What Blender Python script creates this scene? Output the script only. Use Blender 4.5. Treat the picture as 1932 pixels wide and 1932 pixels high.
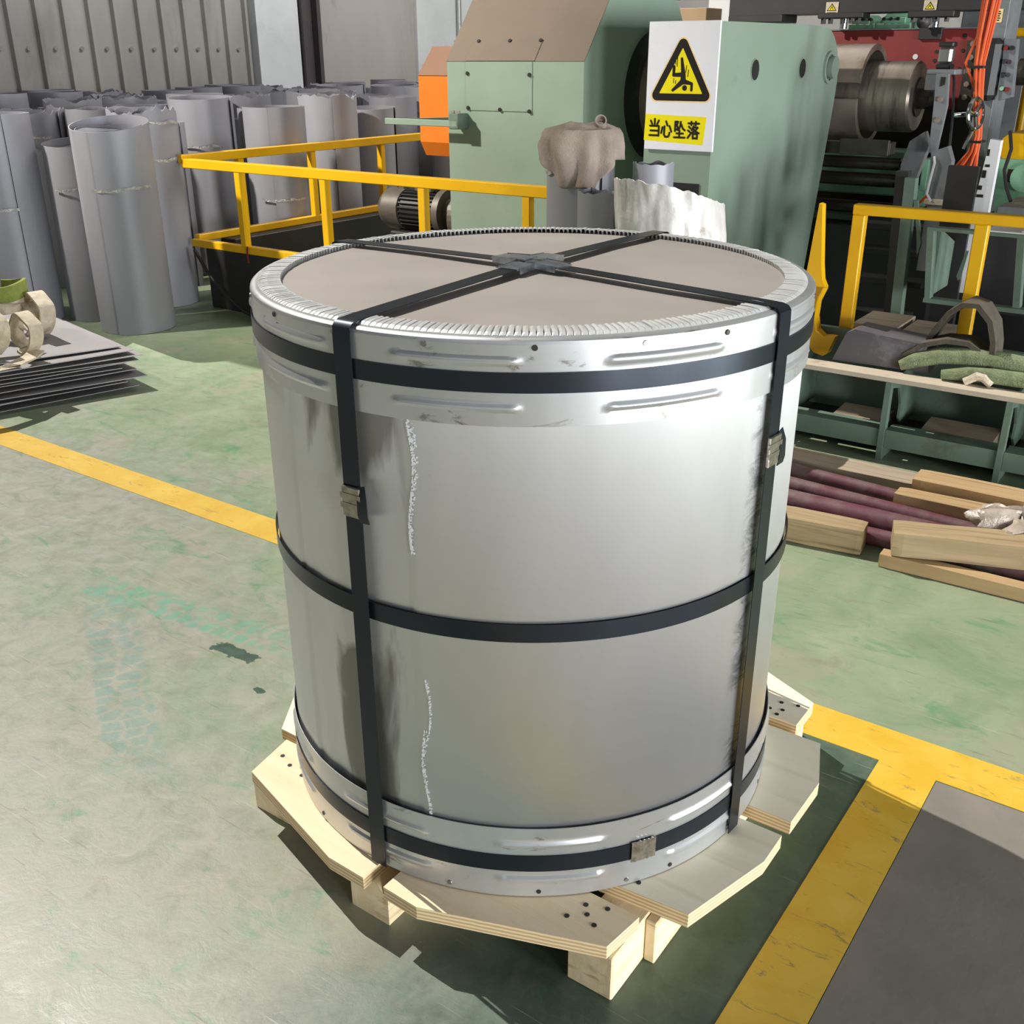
import bpy, bmesh, math, random
from mathutils import Vector, Matrix, noise
random.seed(7)
D = bpy.data
for o in list(D.objects): D.objects.remove(o)
SC = bpy.context.scene; COL = SC.collection
PI = math.pi
# the hall's own axes: a runs along the line (to the right), b towards the machines
TH = math.radians(-34.5)
def W(a, b, z=0.0):
    c, s = math.cos(TH), math.sin(TH)
    return Vector((a*c - b*s, a*s + b*c, z))

# ---------------------------------------------------------------- camera
cam = D.objects.new('camera', D.cameras.new('camera')); COL.objects.link(cam)
R = Vector((0.99983167, 0.0178763, -0.00413163)); U = Vector((-0.00345285, 0.40449045, 0.9145357)); F = Vector((-0.01801972, 0.91436749, -0.40448409))
m = Matrix.Identity(4)
for i in range(3): m[i][0] = R[i]; m[i][1] = U[i]; m[i][2] = -F[i]
m.translation = Vector((0, -2.10336, 1.64877)); cam.matrix_world = m
cam.data.sensor_width = 36.0; cam.data.lens = 36.0*1951.64/1932.0; cam.data.clip_end = 200
SC.camera = cam
# ---------------------------------------------------------------- world, sun, lights, exposure
wd = D.worlds.new('hall_ambient'); SC.world = wd; wd.use_nodes = True
wd.node_tree.nodes['Background'].inputs[0].default_value = (0.86, 0.92, 1.0, 1)
wd.node_tree.nodes['Background'].inputs[1].default_value = 0.08
def light(kind, name, loc, target, energy, color=(1, 1, 1), **kw):
    l = D.lights.new(name, kind); l.energy = energy; l.color = color
    for k, v in kw.items(): setattr(l, k, v)
    o = D.objects.new(name, l); COL.objects.link(o); o.location = loc
    o.rotation_euler = (Vector(target) - Vector(loc)).to_track_quat('-Z', 'Y').to_euler()
    return o
SUN_AZ, SUN_EL = math.radians(136.5), math.radians(53)
sv = Vector((math.cos(SUN_EL)*math.cos(SUN_AZ), math.cos(SUN_EL)*math.sin(SUN_AZ), math.sin(SUN_EL)))
light('SUN', 'sun', sv*30, (0, 0, 0), 4.6, (1.0, 0.95, 0.88), angle=0.006)
# three open gate leaves at the right end of the hall, daylight coming in low
for gb_ in (-3.9, -.55, 2.9):
    light('AREA', 'gate_daylight', W(9.0, gb_, 1.05), W(0, gb_*.4, 1.05), 540, (0.95, 0.98, 1.0), shape='RECTANGLE', size=1.7, size_y=2.0)
# added soft fill from behind the camera, no window is seen
light('AREA', 'rear_fill', W(1.5, -8.0, 4.0), W(-1, 2, 0.8), 25, (0.95, 0.98, 1.0), shape='RECTANGLE', size=8.0, size_y=2.0)
# added fill that brightens the walls at the back of the hall
light('AREA', 'back_wall_fill', W(-3.0, 8.0, 6.0), W(-9, 9.0, 1.2), 420, (1.0, 0.98, 0.95), shape='RECTANGLE', size=6.0, size_y=1.6)
# spot added for a second light on the line, cone kept off the coil
light('SPOT', 'added_line_spot', W(-7.4, -1.6, 6.2), W(-3.8, 4.6, 1.25), 4700, (1.0, 0.94, 0.85), spot_size=math.radians(48), spot_blend=0.9, shadow_soft_size=0.16)
SC.view_settings.view_transform = 'Standard'; SC.view_settings.look = 'None'
SC.view_settings.exposure = 0.0; SC.view_settings.gamma = 1.0; SC.view_settings.use_curve_mapping = False

# ---------------------------------------------------------------- materials
def srgb(h):
    h = h.lstrip('#'); v = [int(h[i:i+2], 16)/255 for i in (0, 2, 4)]
    return tuple(x/12.92 if x <= .04045 else ((x+.055)/1.055)**2.4 for x in v) + (1,)
class NT:
    def __init__(s, mt): s.t = mt.node_tree; s.n = s.t.nodes; s.l = s.t.links
    def new(s, kind, **kw):
        nd = s.n.new('ShaderNode' + kind)
        for k, v in kw.items(): setattr(nd, k, v)
        return nd
    def put(s, nd, key, v):
        i = nd.inputs[key]
        if hasattr(v, 'is_output') or isinstance(v, bpy.types.NodeSocket): s.l.new(v, i)
        else: i.default_value = v
    def coords(s, scale=(1, 1, 1), loc=(0, 0, 0), rot=(0, 0, 0), kind='Object'):
        tc = s.new('TexCoord'); mp = s.new('Mapping'); s.l.new(tc.outputs[kind], mp.inputs[0])
        mp.inputs['Scale'].default_value = scale; mp.inputs['Location'].default_value = loc; mp.inputs['Rotation'].default_value = rot
        return mp.outputs[0]
    def noise(s, vec, scale, detail=4, rough=.55, dist=0.0):
        nd = s.new('TexNoise'); s.l.new(vec, nd.inputs['Vector'])
        nd.inputs['Scale'].default_value = scale; nd.inputs['Detail'].default_value = detail
        nd.inputs['Roughness'].default_value = rough; nd.inputs['Distortion'].default_value = dist
        return nd.outputs[0]
    def ramp(s, fac, stops):
        nd = s.new('ValToRGB'); s.l.new(fac, nd.inputs[0]); e = nd.color_ramp.elements
        while len(e) < len(stops): e.new(.5)
        for i, (p, c) in enumerate(stops):
            e[i].position = p; e[i].color = c if not isinstance(c, (int, float)) else (c, c, c, 1)
        return nd.outputs[0]
    def mix(s, fac, a, b, mode='MIX'):
        nd = s.new('MixRGB', blend_type=mode)
        for k, v in ((0, fac), (1, a), (2, b)): s.put(nd, k, v)
        return nd.outputs[0]
    def math(s, op, a, b=0.0, c=0.0, clamp=False):
        nd = s.new('Math', operation=op); nd.use_clamp = clamp
        for k, v in ((0, a), (1, b), (2, c)): s.put(nd, k, v)
        return nd.outputs[0]
    def bump(s, h, strength=.2, dist=.01):
        nd = s.new('Bump'); s.l.new(h, nd.inputs['Height']); nd.inputs['Strength'].default_value = strength; nd.inputs['Distance'].default_value = dist
        return nd.outputs[0]
def base_mat(name):
    mt = D.materials.new(name); mt.use_nodes = True
    return mt, NT(mt), mt.node_tree.nodes['Principled BSDF']
def mat(name, c1, c2=None, scale=6, rough=.5, metal=0.0, bump=0.0, bscale=40, stretch=(1, 1, 1), dirt=None, dscale=3, dlo=.55, dhi=.75, spec=None):
    mt, t, p = base_mat(name)
    v = t.coords(stretch)
    col = srgb(c1)
    if c2:
        col = t.mix(t.ramp(t.noise(v, scale), [(.35, 0), (.65, 1)]), srgb(c1), srgb(c2))
    if dirt:
        n = t.noise(t.coords(stretch), dscale, 8, .68, .3)
        col = t.mix(t.ramp(n, [(dlo, 0), (dhi, 1)]), col, srgb(dirt))
    t.put(p, 'Base Color', col); t.put(p, 'Roughness', rough); t.put(p, 'Metallic', metal)
    if spec is not None: t.put(p, 'Specular IOR Level', spec)
    if bump: t.l.new(t.bump(t.noise(v, bscale, 5), bump), p.inputs['Normal'])
    return mt

# ---- floor: worn green paint over grey concrete, tyre tracks, spills (painted marks with shapes of their own)
def floor_material():
    mt, t, p = base_mat('floor_paint')
    v = t.coords()
    big = t.noise(v, .8, 6, .6, .4); mid = t.noise(v, 3.0, 8, .66, .8); fine = t.noise(v, 14, 8, .7, .6)
    green = t.mix(t.ramp(mid, [(.3, 0), (.7, 1)]), srgb('#748a6b'), srgb('#939d82'))
    grey = t.mix(t.ramp(fine, [(.3, 0), (.7, 1)]), srgb('#83877a'), srgb('#97978a'))
    # the walked lane on the left is worn grey
    tc = t.new('TexCoord'); sx = t.new('SeparateXYZ'); t.l.new(tc.outputs['Object'], sx.inputs[0])
    lane = t.math('MULTIPLY_ADD', sx.outputs[0], -.10, t.math('MULTIPLY_ADD', sx.outputs[1], -.26, -.03))     # greyer towards the near left
    wear = t.math('ADD', t.math('MULTIPLY_ADD', big, 1.0, t.math('MULTIPLY', mid, .55)), lane)
    wm = t.ramp(wear, [(.72, 0), (1.0, 1)])
    col = t.mix(wm, green, grey)
    tan = t.ramp(t.noise(t.coords((1, 1, 1), (3.3, 1.7, 0)), 2.2, 7, .62, .9), [(.52, 0), (.72, .75)])
    col = t.mix(tan, col, srgb('#9a9280'))
    dark = t.ramp(t.noise(t.coords((1, 2.4, 1), (9, 4, 0), (0, 0, .5)), 3.4, 9, .7, 1.2), [(.56, 0), (.70, .85)])
    col = t.mix(dark, col, srgb('#4f8560'))
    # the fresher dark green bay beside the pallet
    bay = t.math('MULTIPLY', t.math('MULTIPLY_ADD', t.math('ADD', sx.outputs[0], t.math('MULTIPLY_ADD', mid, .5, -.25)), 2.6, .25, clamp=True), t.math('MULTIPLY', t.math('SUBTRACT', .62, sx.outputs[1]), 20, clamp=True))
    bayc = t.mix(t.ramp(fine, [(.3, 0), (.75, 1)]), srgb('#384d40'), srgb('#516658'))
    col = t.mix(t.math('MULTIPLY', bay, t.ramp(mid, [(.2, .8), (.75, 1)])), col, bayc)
    grime = t.ramp(t.noise(t.coords((1, 1.7, 1), (6, 2, 0), (0, 0, .8)), 5.5, 9, .72, .8), [(.56, 0), (.72, .5)])
    col = t.mix(grime, col, srgb('#776d5f'))
    # scratches
    for rot, sc in ((.45, (1.6, 46, 1)), (-.25, (1.2, 40, 1)), (1.5, (1.5, 50, 1))):
        s = t.ramp(t.noise(t.coords(sc, (rot, 3, 0), (0, 0, rot)), 3.0, 3, .5), [(.68, 0), (.77, .5)])
        col = t.mix(s, col, srgb('#b9b3a6'))
    for rot, sc in ((.1, (2.2, 38, 1)), (.9, (2.0, 44, 1))):
        s = t.ramp(t.noise(t.coords(sc, (rot*7, 1, 0), (0, 0, rot)), 2.6, 3, .5), [(.67, 0), (.76, .55)])
        col = t.mix(s, col, srgb('#5d5044'))
    # tyre tracks: rows of scallops along two straight runs
    def track(ax, ay, bx, by, w, c, amt):
        L = math.hypot(bx-ax, by-ay); an = math.atan2(by-ay, bx-ax)
        mp = t.new('Mapping', vector_type='TEXTURE'); t.l.new(tc.outputs['Object'], mp.inputs[0])
        mp.inputs['Location'].default_value = (ax, ay, 0); mp.inputs['Rotation'].default_value = (0, 0, an)
        s = t.new('SeparateXYZ'); t.l.new(mp.outputs[0], s.inputs[0])
        across = t.math('ABSOLUTE', s.outputs[1])
        mk = t.math('SMOOTH_MIN', t.math('MULTIPLY', t.math('SUBTRACT', w, across), 60, clamp=True), t.math('MULTIPLY', t.math('SUBTRACT', L, s.outputs[0]), 4, clamp=True), .05)
        mk = t.math('MULTIPLY', mk, t.math('MULTIPLY', t.math('ADD', s.outputs[0], .02), 30, clamp=True))
        vo = t.new('TexVoronoi', feature='DISTANCE_TO_EDGE'); vo.inputs['Scale'].default_value = 1; vo.inputs['Randomness'].default_value = .6
        m2 = t.new('Mapping'); t.l.new(mp.outputs[0], m2.inputs[0]); m2.inputs['Scale'].default_value = (21, 16, 1); t.l.new(m2.outputs[0], vo.inputs['Vector'])
        cell = t.ramp(vo.outputs[0], [(.04, 0), (.16, 1)])
        mk = t.math('MULTIPLY', mk, cell)
        mk = t.math('MULTIPLY', mk, t.ramp(mid, [(.25, .35), (.6, 1)]))
        return t.mix(t.math('MULTIPLY', mk, amt), col, c)
    for tr in TRACKS: col = track(*tr)
    # spills
    for (x, y, rx, ry, an) in SPILLS:
        mp = t.new('Mapping', vector_type='TEXTURE'); t.l.new(tc.outputs['Object'], mp.inputs[0])
        mp.inputs['Location'].default_value = (x, y, 0); mp.inputs['Rotation'].default_value = (0, 0, an); mp.inputs['Scale'].default_value = (rx, ry, 1)
        ln = t.new('VectorMath', operation='LENGTH'); t.l.new(mp.outputs[0], ln.inputs[0])
        d = t.math('ADD', ln.outputs['Value'], t.math('MULTIPLY_ADD', t.noise(v, 22, 4, .6, .5), 2.2, -1.1))
        col = t.mix(t.ramp(d, [(.85, 1), (.93, 0)]), col, srgb('#2c4a38'))
    t.put(p, 'Base Color', col)
    t.put(p, 'Roughness', t.ramp(t.math('ADD', fine, t.math('MULTIPLY', mid, .3)), [(.4, .30), (.8, .5)]))
    t.l.new(t.bump(t.math('ADD', fine, t.math('MULTIPLY', t.noise(v, 60, 3), .3)), .12, .01), p.inputs['Normal'])
    return mt
def line_paint(name, c, c2, crack):
    mt, t, p = base_mat(name); v = t.coords()
    col = t.mix(t.ramp(t.noise(v, 7, 6, .6, .5), [(.35, 0), (.7, 1)]), srgb(c), srgb(c2))
    k = t.ramp(t.noise(t.coords((1, 3.5, 1), (0, 0, 0), (0, 0, -TH)), 9, 9, .74, 1.0), [(.58, 0), (.66, .8)])
    col = t.mix(k, col, srgb(crack))
    t.put(p, 'Base Color', col); t.put(p, 'Roughness', .42)
    return mt
# ---- brushed coil sheet
def coil_metal(name, c, rough, aniso, smudge='#8a8a86', stain=None, metal=1.0):
    mt, t, p = base_mat(name)
    v = t.coords((1, 1, .35)); n = t.noise(v, 3.2, 5, .55, .3)
    col = t.mix(t.ramp(n, [(.35, 0), (.7, 1)]), srgb(c), srgb(smudge))
    if stain:
        st = t.ramp(t.noise(t.coords((1, 1, 2.5)), 7, 8, .72, 1.0), [(.60, 0), (.66, .8)])
        col = t.mix(st, col, srgb(stain))
    if name == 'coil_sheet':
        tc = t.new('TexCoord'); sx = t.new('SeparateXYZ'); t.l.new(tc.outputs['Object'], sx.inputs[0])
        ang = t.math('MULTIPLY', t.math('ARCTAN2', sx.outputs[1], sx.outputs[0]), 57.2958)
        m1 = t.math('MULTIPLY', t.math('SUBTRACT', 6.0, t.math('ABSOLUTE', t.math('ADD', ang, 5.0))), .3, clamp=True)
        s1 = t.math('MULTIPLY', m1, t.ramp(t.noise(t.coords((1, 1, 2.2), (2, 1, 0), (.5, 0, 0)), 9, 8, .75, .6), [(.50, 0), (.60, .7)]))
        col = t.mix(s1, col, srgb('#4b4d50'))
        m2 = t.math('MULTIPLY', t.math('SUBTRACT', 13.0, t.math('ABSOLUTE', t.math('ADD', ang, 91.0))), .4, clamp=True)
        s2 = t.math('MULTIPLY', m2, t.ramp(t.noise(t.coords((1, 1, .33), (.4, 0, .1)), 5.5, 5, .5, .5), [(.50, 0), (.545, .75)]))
        col = t.mix(s2, col, srgb('#6f6d68'))  # dark smears: partly oily dirt, partly soft reflections put into the colour
        s3 = t.ramp(t.noise(t.coords((1, 1, .6), (5, 2, 1)), 26, 6, .7, .4), [(.70, 0), (.76, .5)])
        col = t.mix(s3, col, srgb('#8f8a82'))
    t.put(p, 'Base Color', col); t.put(p, 'Metallic', metal)
    t.put(p, 'Roughness', t.math('MULTIPLY_ADD', t.noise(t.coords((1, 1, .2)), 9, 5), .10, rough-.05))
    t.put(p, 'Anisotropic', aniso)
    tg = t.new('Tangent', direction_type='RADIAL', axis='Z'); t.l.new(tg.outputs[0], p.inputs['Tangent'])
    return mt
def wood_mat(name, c1, c2, c3, stretch=(2, 22, 22), ply=False, rough=.62):
    mt, t, p = base_mat(name)
    n = t.noise(t.coords(stretch), 1.6, 6, .62, .6)
    col = t.mix(t.ramp(n, [(.3, 0), (.62, 1)]), srgb(c1), srgb(c2))
    g = t.ramp(t.noise(t.coords((stretch[0]*.6, stretch[1]*1.8, stretch[2]*1.8)), 1.5, 4), [(.58, 0), (.74, .8)])
    col = t.mix(g, col, srgb(c3))
    if ply:
        w = t.new('TexWave', wave_type='BANDS', bands_direction='Z'); w.inputs['Scale'].default_value = 36; w.inputs['Distortion'].default_value = .8; w.inputs['Detail'].default_value = 2
        t.l.new(t.coords(), w.inputs['Vector'])
        lay = t.mix(t.ramp(w.outputs[1], [(.35, 0), (.6, 1)]), srgb('#c9a676'), srgb('#e6d3ad'))
        ge = t.new('NewGeometry'); sp = t.new('SeparateXYZ'); t.l.new(ge.outputs['Normal'], sp.inputs[0])
        col = t.mix(t.math('LESS_THAN', t.math('ABSOLUTE', sp.outputs[2]), .5), col, lay)
    t.put(p, 'Base Color', col); t.put(p, 'Roughness', rough)
    t.l.new(t.bump(n, .25, .006), p.inputs['Normal'])
    return mt

TRACKS = []; SPILLS = []
TRACKS = [(-1.76, .0, -.72, -.62, .085, srgb('#6c8a80'), .75), (-1.79, -.01, -.86, .10, .075, srgb('#5f9a80'), .85)]
SPILLS = [(-1.06, -.04, .10, .032, .1), (-.839, -.135, .022, .013, 0)]

MT = {}
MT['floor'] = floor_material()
MT['line'] = line_paint('yellow_line_paint', '#cfa62e', '#d9b74a', '#7d6f50')
MT['greymat'] = mat('grey_floor_paint', '#77716a', '#837d75', 5, .55, bump=.06, dirt='#6d6860', dscale=2.5, dlo=.6, dhi=.8)
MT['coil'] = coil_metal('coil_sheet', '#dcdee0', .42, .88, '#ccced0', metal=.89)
MT['lid'] = mat('coil_lid_sheet', '#b4ada7', '#c2bbb5', 2.2, .42, .4, bump=.05, bscale=4)
MT['guard'] = coil_metal('edge_guard_sheet', '#d0d2d3', .33, .3, '#b4b6b7', '#77716a', .7)
MT['pleat'] = mat('pleated_sheet', '#d6d8d8', '#c2c4c4', 12, .38, .25)
MT['strap'] = mat('steel_strap', '#2e333a', '#343a42', 4, .30, .75)
MT['seal'] = mat('strap_seal_steel', '#b3ada2', '#8f897f', 60, .32, .95, bump=.15, bscale=90)
MT['clip'] = mat('galvanised_clip', '#b9c0c4', '#8f979c', 40, .3, .9)
MT['hole'] = mat('rivet_dark', '#38352f', None, rough=.5, metal=.6)
MT['rivet'] = mat('rivet_steel', '#8d8c88', '#a3a29e', 50, .35, .9)
MT['ply'] = wood_mat('plywood', '#e6cda6', '#eedab8', '#d6b184', (1.3, 14, 14), ply=True)
MT['ply2'] = wood_mat('plywood_pale', '#ebe0c4', '#f0e7d0', '#dccfb0', (1.6, 9, 9), ply=True)
MT['runner'] = wood_mat('pallet_runner', '#e2cb9f', '#ecdab6', '#b18d5c', (18, 2, 18))
MT['timber'] = wood_mat('old_timber', '#94805f', '#ab9572', '#57442f', (1.5, 18, 18))
MT['timber_new'] = wood_mat('fresh_timber', '#a88a62', '#b59a72', '#735638', (1.5, 18, 18))
MT['board_grey'] = wood_mat('weathered_board', '#9a8b78', '#aa9a86', '#6d5f50', (1.5, 14, 14))
MT['yellow'] = mat('yellow_enamel', '#e9b40a', '#e2ab08', 5, .38, dirt='#a9781c', dscale=9, dlo=.66, dhi=.78)
MT['green'] = mat('green_enamel', '#879a88', '#8fa191', 2.5, .5, dirt='#74806f', dscale=2.2, dlo=.62, dhi=.85)
MT['greendk'] = mat('green_enamel_dull', '#5d7264', '#6a7d6e', 6, .55, dirt='#55503f', dscale=5, dlo=.55, dhi=.72)
MT['dust'] = mat('dusty_cover', '#7d6f60', '#76695b', 3, .75)
MT['flange'] = mat('dusty_flange_paint', '#c3b6a2', '#b5a995', 4, .7, dirt='#8b8272', dscale=5, dlo=.6, dhi=.75)
MT['mint'] = mat('mint_enamel', '#86ba9b', '#92c4a6', 5, .4, dirt='#4d7060', dscale=6)
MT['orange'] = mat('orange_enamel', '#ee7a1e', '#f0832a', 3, .4)
MT['orangedust'] = mat('orange_dusty', '#8a6854', '#8e6d59', 3, .65)
MT['black'] = mat('black_machine_paint', '#232223', '#2a2829', 5, .5)
MT['darksteel'] = mat('dark_oiled_steel', '#4c4844', '#5a554f', 8, .35, .7, dirt='#2b2724', dscale=7)
MT['steel'] = mat('worn_roller_steel', '#a89d90', '#958a7e', 3, .34, .6, bump=.06, bscale=30, stretch=(9, 1, 1), dirt='#4c423a', dscale=3)
MT['ringsteel'] = mat('rusty_ring_steel', '#a3978b', '#948779', 5, .45, .4, bump=.1, dirt='#6e5648', dscale=4, dlo=.5, dhi=.7)
MT['chrome'] = mat('chrome', '#d5d6d8', None, rough=.12, metal=1)
MT['alu'] = mat('aluminium', '#c9c9c7', '#bbbbb9', 10, .3, .9, stretch=(1, 1, .2))
MT['greypaint'] = mat('grey_machine_paint', '#6f7275', '#7b7e80', 5, .5, dirt='#4a4a48', dscale=6)
MT['red'] = mat('red_oxide_paint', '#832a28', '#7a2625', 4, .5, dirt='#5a3030', dscale=3, dlo=.6, dhi=.8)
MT['cable'] = mat('orange_cable', '#e8602c', '#e06a3a', 8, .45)
MT['blackcable'] = mat('black_rubber', '#1d1d1e', '#262626', 8, .5)
MT['white'] = mat('white_sheet', '#e4e4e6', '#dedee0', 5, .4)
MT['signpaper'] = mat('white_sign_board', '#eeeef2', '#e8e8ee', 4, .4, bump=.04, bscale=6)
MT['signyellow'] = mat('sign_yellow', '#f4e312', None, rough=.4)
MT['signhalo'] = mat('sign_pale_edge', '#f6d79a', None, rough=.4)
MT['signblack'] = mat('sign_black', '#231f1d', None, rough=.35)
MT['paperblue'] = mat('notice_blue_print', '#8c95c4', None, rough=.6)
MT['wallsheet'] = mat('wall_cladding', '#a5a39f', '#93918e', 1.5, .5, .1, stretch=(1, 1, .4), dirt='#77716b', dscale=1.4, dlo=.5, dhi=.8)
MT['wallwhite'] = mat('white_plaster', '#dcdfe2', '#d2d5d8', 2, .8, dirt='#b9bcbf', dscale=1.2)
MT['wallgrey'] = mat('grey_plaster', '#b1aca9', '#a8a3a0', 1.8, .75, stretch=(1, 1, .35), dirt='#837d79', dscale=2.2, dlo=.58, dhi=.78)
MT['coldark'] = mat('dark_brown_column', '#4d4548', '#454044', 3, .6)
def sheet_mat(name, c1, c2, rough):
    mt, t, p = base_mat(name)
    n = t.noise(t.coords((1, 1, .3)), 2.4, 4, .5, .2)
    oi = t.new('ObjectInfo')
    col = t.mix(t.ramp(n, [(.35, 0), (.65, 1)]), srgb(c1), srgb(c2))
    col = t.mix(1.0, col, t.ramp(oi.outputs['Random'], [(0, .72), (1, 1.05)]), 'MULTIPLY')
    t.put(p, 'Base Color', col); t.put(p, 'Roughness', rough); t.put(p, 'Metallic', .12)
    return mt
MT['roll'] = sheet_mat('rolled_grey_sheet', '#a6a6ad', '#9797a0', .48)
MT['sheet'] = mat('flat_grey_sheet', '#8f8c8d', '#989596', 3, .5, .3)
MT['tape'] = mat('clear_tape', '#c9c7c4', '#9d9b9a', 30, .12, .3, bump=.9, bscale=60)
MT['webbing'] = mat('white_webbing', '#d9cdb8', '#c4b69e', 30, .85, bump=.5, bscale=140, dirt='#9a8c76', dscale=8)
MT['webgreen'] = mat('green_webbing', '#8f9a4a', '#7c8840', 25, .85, bump=.5, bscale=120)
MT['slinggreen'] = mat('green_round_sling', '#8a9470', '#7a8562', 25, .9, bump=.9, bscale=150, stretch=(1, 1, 1), dirt='#555a44', dscale=12)
MT['slingdark'] = mat('dark_webbing', '#5a5347', '#4d473d', 14, .85, bump=.4, bscale=90, dirt='#2f2b26', dscale=6)
MT['cloth'] = mat('dirty_cloth', '#a3958a', '#93867b', 9, .95, bump=.5, bscale=120)
MT['foil'] = mat('crumpled_white_wrap', '#d8d6d4', '#c8c4c0', 8, .45, .1, bump=.7, bscale=14, dirt='#a08d80', dscale=6, dlo=.62, dhi=.74)
MT['slate'] = mat('dark_sheet_block', '#5e5a60', '#6a666c', 4, .5, .3, dirt='#8c8890', dscale=8, stretch=(1, 6, 1))
MT['purple'] = mat('maroon_bar', '#67313f', '#562736', 6, .6, dirt='#756862', dscale=5, dlo=.42, dhi=.68)
MT['plastic'] = mat('crumpled_plastic_bag', '#b7aa9c', '#9f9284', 14, .25, 0, bump=.8, bscale=30)
MT['motor'] = mat('motor_grey', '#5d574f', '#6a645b', 8, .5, .3, dirt='#3b3630')
MT['card'] = mat('cardboard', '#b39a7c', '#a98f70', 4, .8)

# ---------------------------------------------------------------- mesh builder
class B:
    def __init__(s): s.v = []; s.f = []; s.sm = []
    def add(s, vs, fs, smooth=False):
        k = len(s.v); s.v += [tuple(x) for x in vs]
        for f in fs: s.f.append([k+i for i in f]); s.sm.append(smooth)
        return s
    def box(s, a0, a1, b0, b1, z0, z1, c=0.0):
        """box, optional chamfer c"""
        bm = bmesh.new(); bmesh.ops.create_cube(bm, size=1)
        for v in bm.verts: v.co = Vector(((a0+a1)/2+v.co.x*(a1-a0), (b0+b1)/2+v.co.y*(b1-b0), (z0+z1)/2+v.co.z*(z1-z0)))
        if c: bmesh.ops.bevel(bm, geom=bm.edges[:], offset=c, segments=1, affect='EDGES')
        return s.frombm(bm)
    def frombm(s, bm, smooth=False):
        bm.verts.index_update()
        s.add([v.co[:] for v in bm.verts], [[v.index for v in f.verts] for f in bm.faces], smooth); bm.free(); return s
    def prism(s, poly, axis, lo, hi):
        """poly: list of 2D points in the two other axes (cyclic order a,b,z); extruded along axis"""
        def P(u, v, w): return {'z': (u, v, w), 'a': (w, u, v), 'b': (u, w, v)}[axis]
        n = len(poly)
        vs = [P(u, v, lo) for u, v in poly] + [P(u, v, hi) for u, v in poly]
        fs = [[i, (i+1) % n, n+(i+1) % n, n+i] for i in range(n)] + [list(range(n))[::-1], list(range(n, 2*n))]
        return s.add(vs, fs)
    def cyl(s, p0, p1, r, n=20, r1=None, caps=True):
        p0 = Vector(p0); p1 = Vector(p1); d = (p1-p0).normalized()
        x = d.orthogonal().normalized(); y = d.cross(x); r1 = r if r1 is None else r1
        vs = [p0+(x*math.cos(2*PI*i/n)+y*math.sin(2*PI*i/n))*r for i in range(n)] + [p1+(x*math.cos(2*PI*i/n)+y*math.sin(2*PI*i/n))*r1 for i in range(n)]
        s.add(vs, [[i, (i+1) % n, n+(i+1) % n, n+i] for i in range(n)], True)
        if caps: s.add(vs, [list(range(n))[::-1], list(range(n, 2*n))])
        return s
    def tube_ring(s, p0, p1, r0, r1, n=40, ang0=0, ang1=2*PI):
        """thick hollow tube between p0 and p1, inner r0, outer r1, optional arc"""
        p0 = Vector(p0); p1 = Vector(p1); d = (p1-p0).normalized()
        x = Vector((0, 0, 1)); x = (x-d*x.dot(d))
        x = x.normalized() if x.length > .1 else d.orthogonal().normalized()
        y = d.cross(x); full = abs(ang1-ang0) > 6.28
        m = n if full else n+1
        vs = []
        for i in range(m):
            t = ang0+(ang1-ang0)*i/n; e = x*math.cos(t)+y*math.sin(t)
            vs += [p0+e*r0, p0+e*r1, p1+e*r1, p1+e*r0]
        fs = []
        for i in range(n):
            j = (i+1) % m
            for k in range(4): fs.append([4*i+k, 4*i+(k+1) % 4, 4*j+(k+1) % 4, 4*j+k])
        if not full: fs += [[0, 1, 2, 3][::-1], [4*n, 4*n+1, 4*n+2, 4*n+3]]
        return s.add(vs, fs)
    def pipe(s, pts, r, n=8, closed=False):
        pts = [Vector(p) for p in pts]; N = len(pts); vs = []; fs = []
        ref = Vector((.31, .2, .93)); prev = None
        for i, p in enumerate(pts):
            d = (pts[(i+1) % N]-pts[i-1]) if closed or 0 < i < N-1 else (pts[1]-pts[0] if i == 0 else pts[-1]-pts[-2])
            d.normalize()
            x = (prev-d*prev.dot(d)).normalized() if prev is not None else (ref-d*ref.dot(d)).normalized()
            prev = x; y = d.cross(x); rr = r[i] if isinstance(r, (list, tuple)) else r
            vs += [p+(x*math.cos(2*PI*k/n)+y*math.sin(2*PI*k/n))*rr for k in range(n)]
        for i in range(N if closed else N-1):
            j = (i+1) % N
            fs += [[i*n+k, i*n+(k+1) % n, j*n+(k+1) % n, j*n+k] for k in range(n)]
        s.add(vs, fs, True)
        if not closed: s.add(vs, [list(range(n))[::-1], list(range((N-1)*n, N*n))])
        return s
    def ribbon(s, pts, sides, w, t):
        """flat band: centre points, side vectors, width w, thickness t"""
        pts = [Vector(p) for p in pts]; N = len(pts); vs = []
        for i, p in enumerate(pts):
            d = (pts[min(i+1, N-1)]-pts[max(i-1, 0)]).normalized()
            sd = Vector(sides[i] if isinstance(sides, list) else sides); sd = (sd-d*sd.dot(d)).normalized(); up = d.cross(sd).normalized()
            vs += [p-sd*w/2-up*t/2, p+sd*w/2-up*t/2, p+sd*w/2+up*t/2, p-sd*w/2+up*t/2]
        fs = []
        for i in range(N-1): fs += [[4*i+k, 4*i+(k+1) % 4, 4*i+4+(k+1) % 4, 4*i+4+k] for k in range(4)]
        fs += [[3, 2, 1, 0], [4*N-4+k for k in range(4)]]
        return s.add(vs, fs, True)
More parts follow.
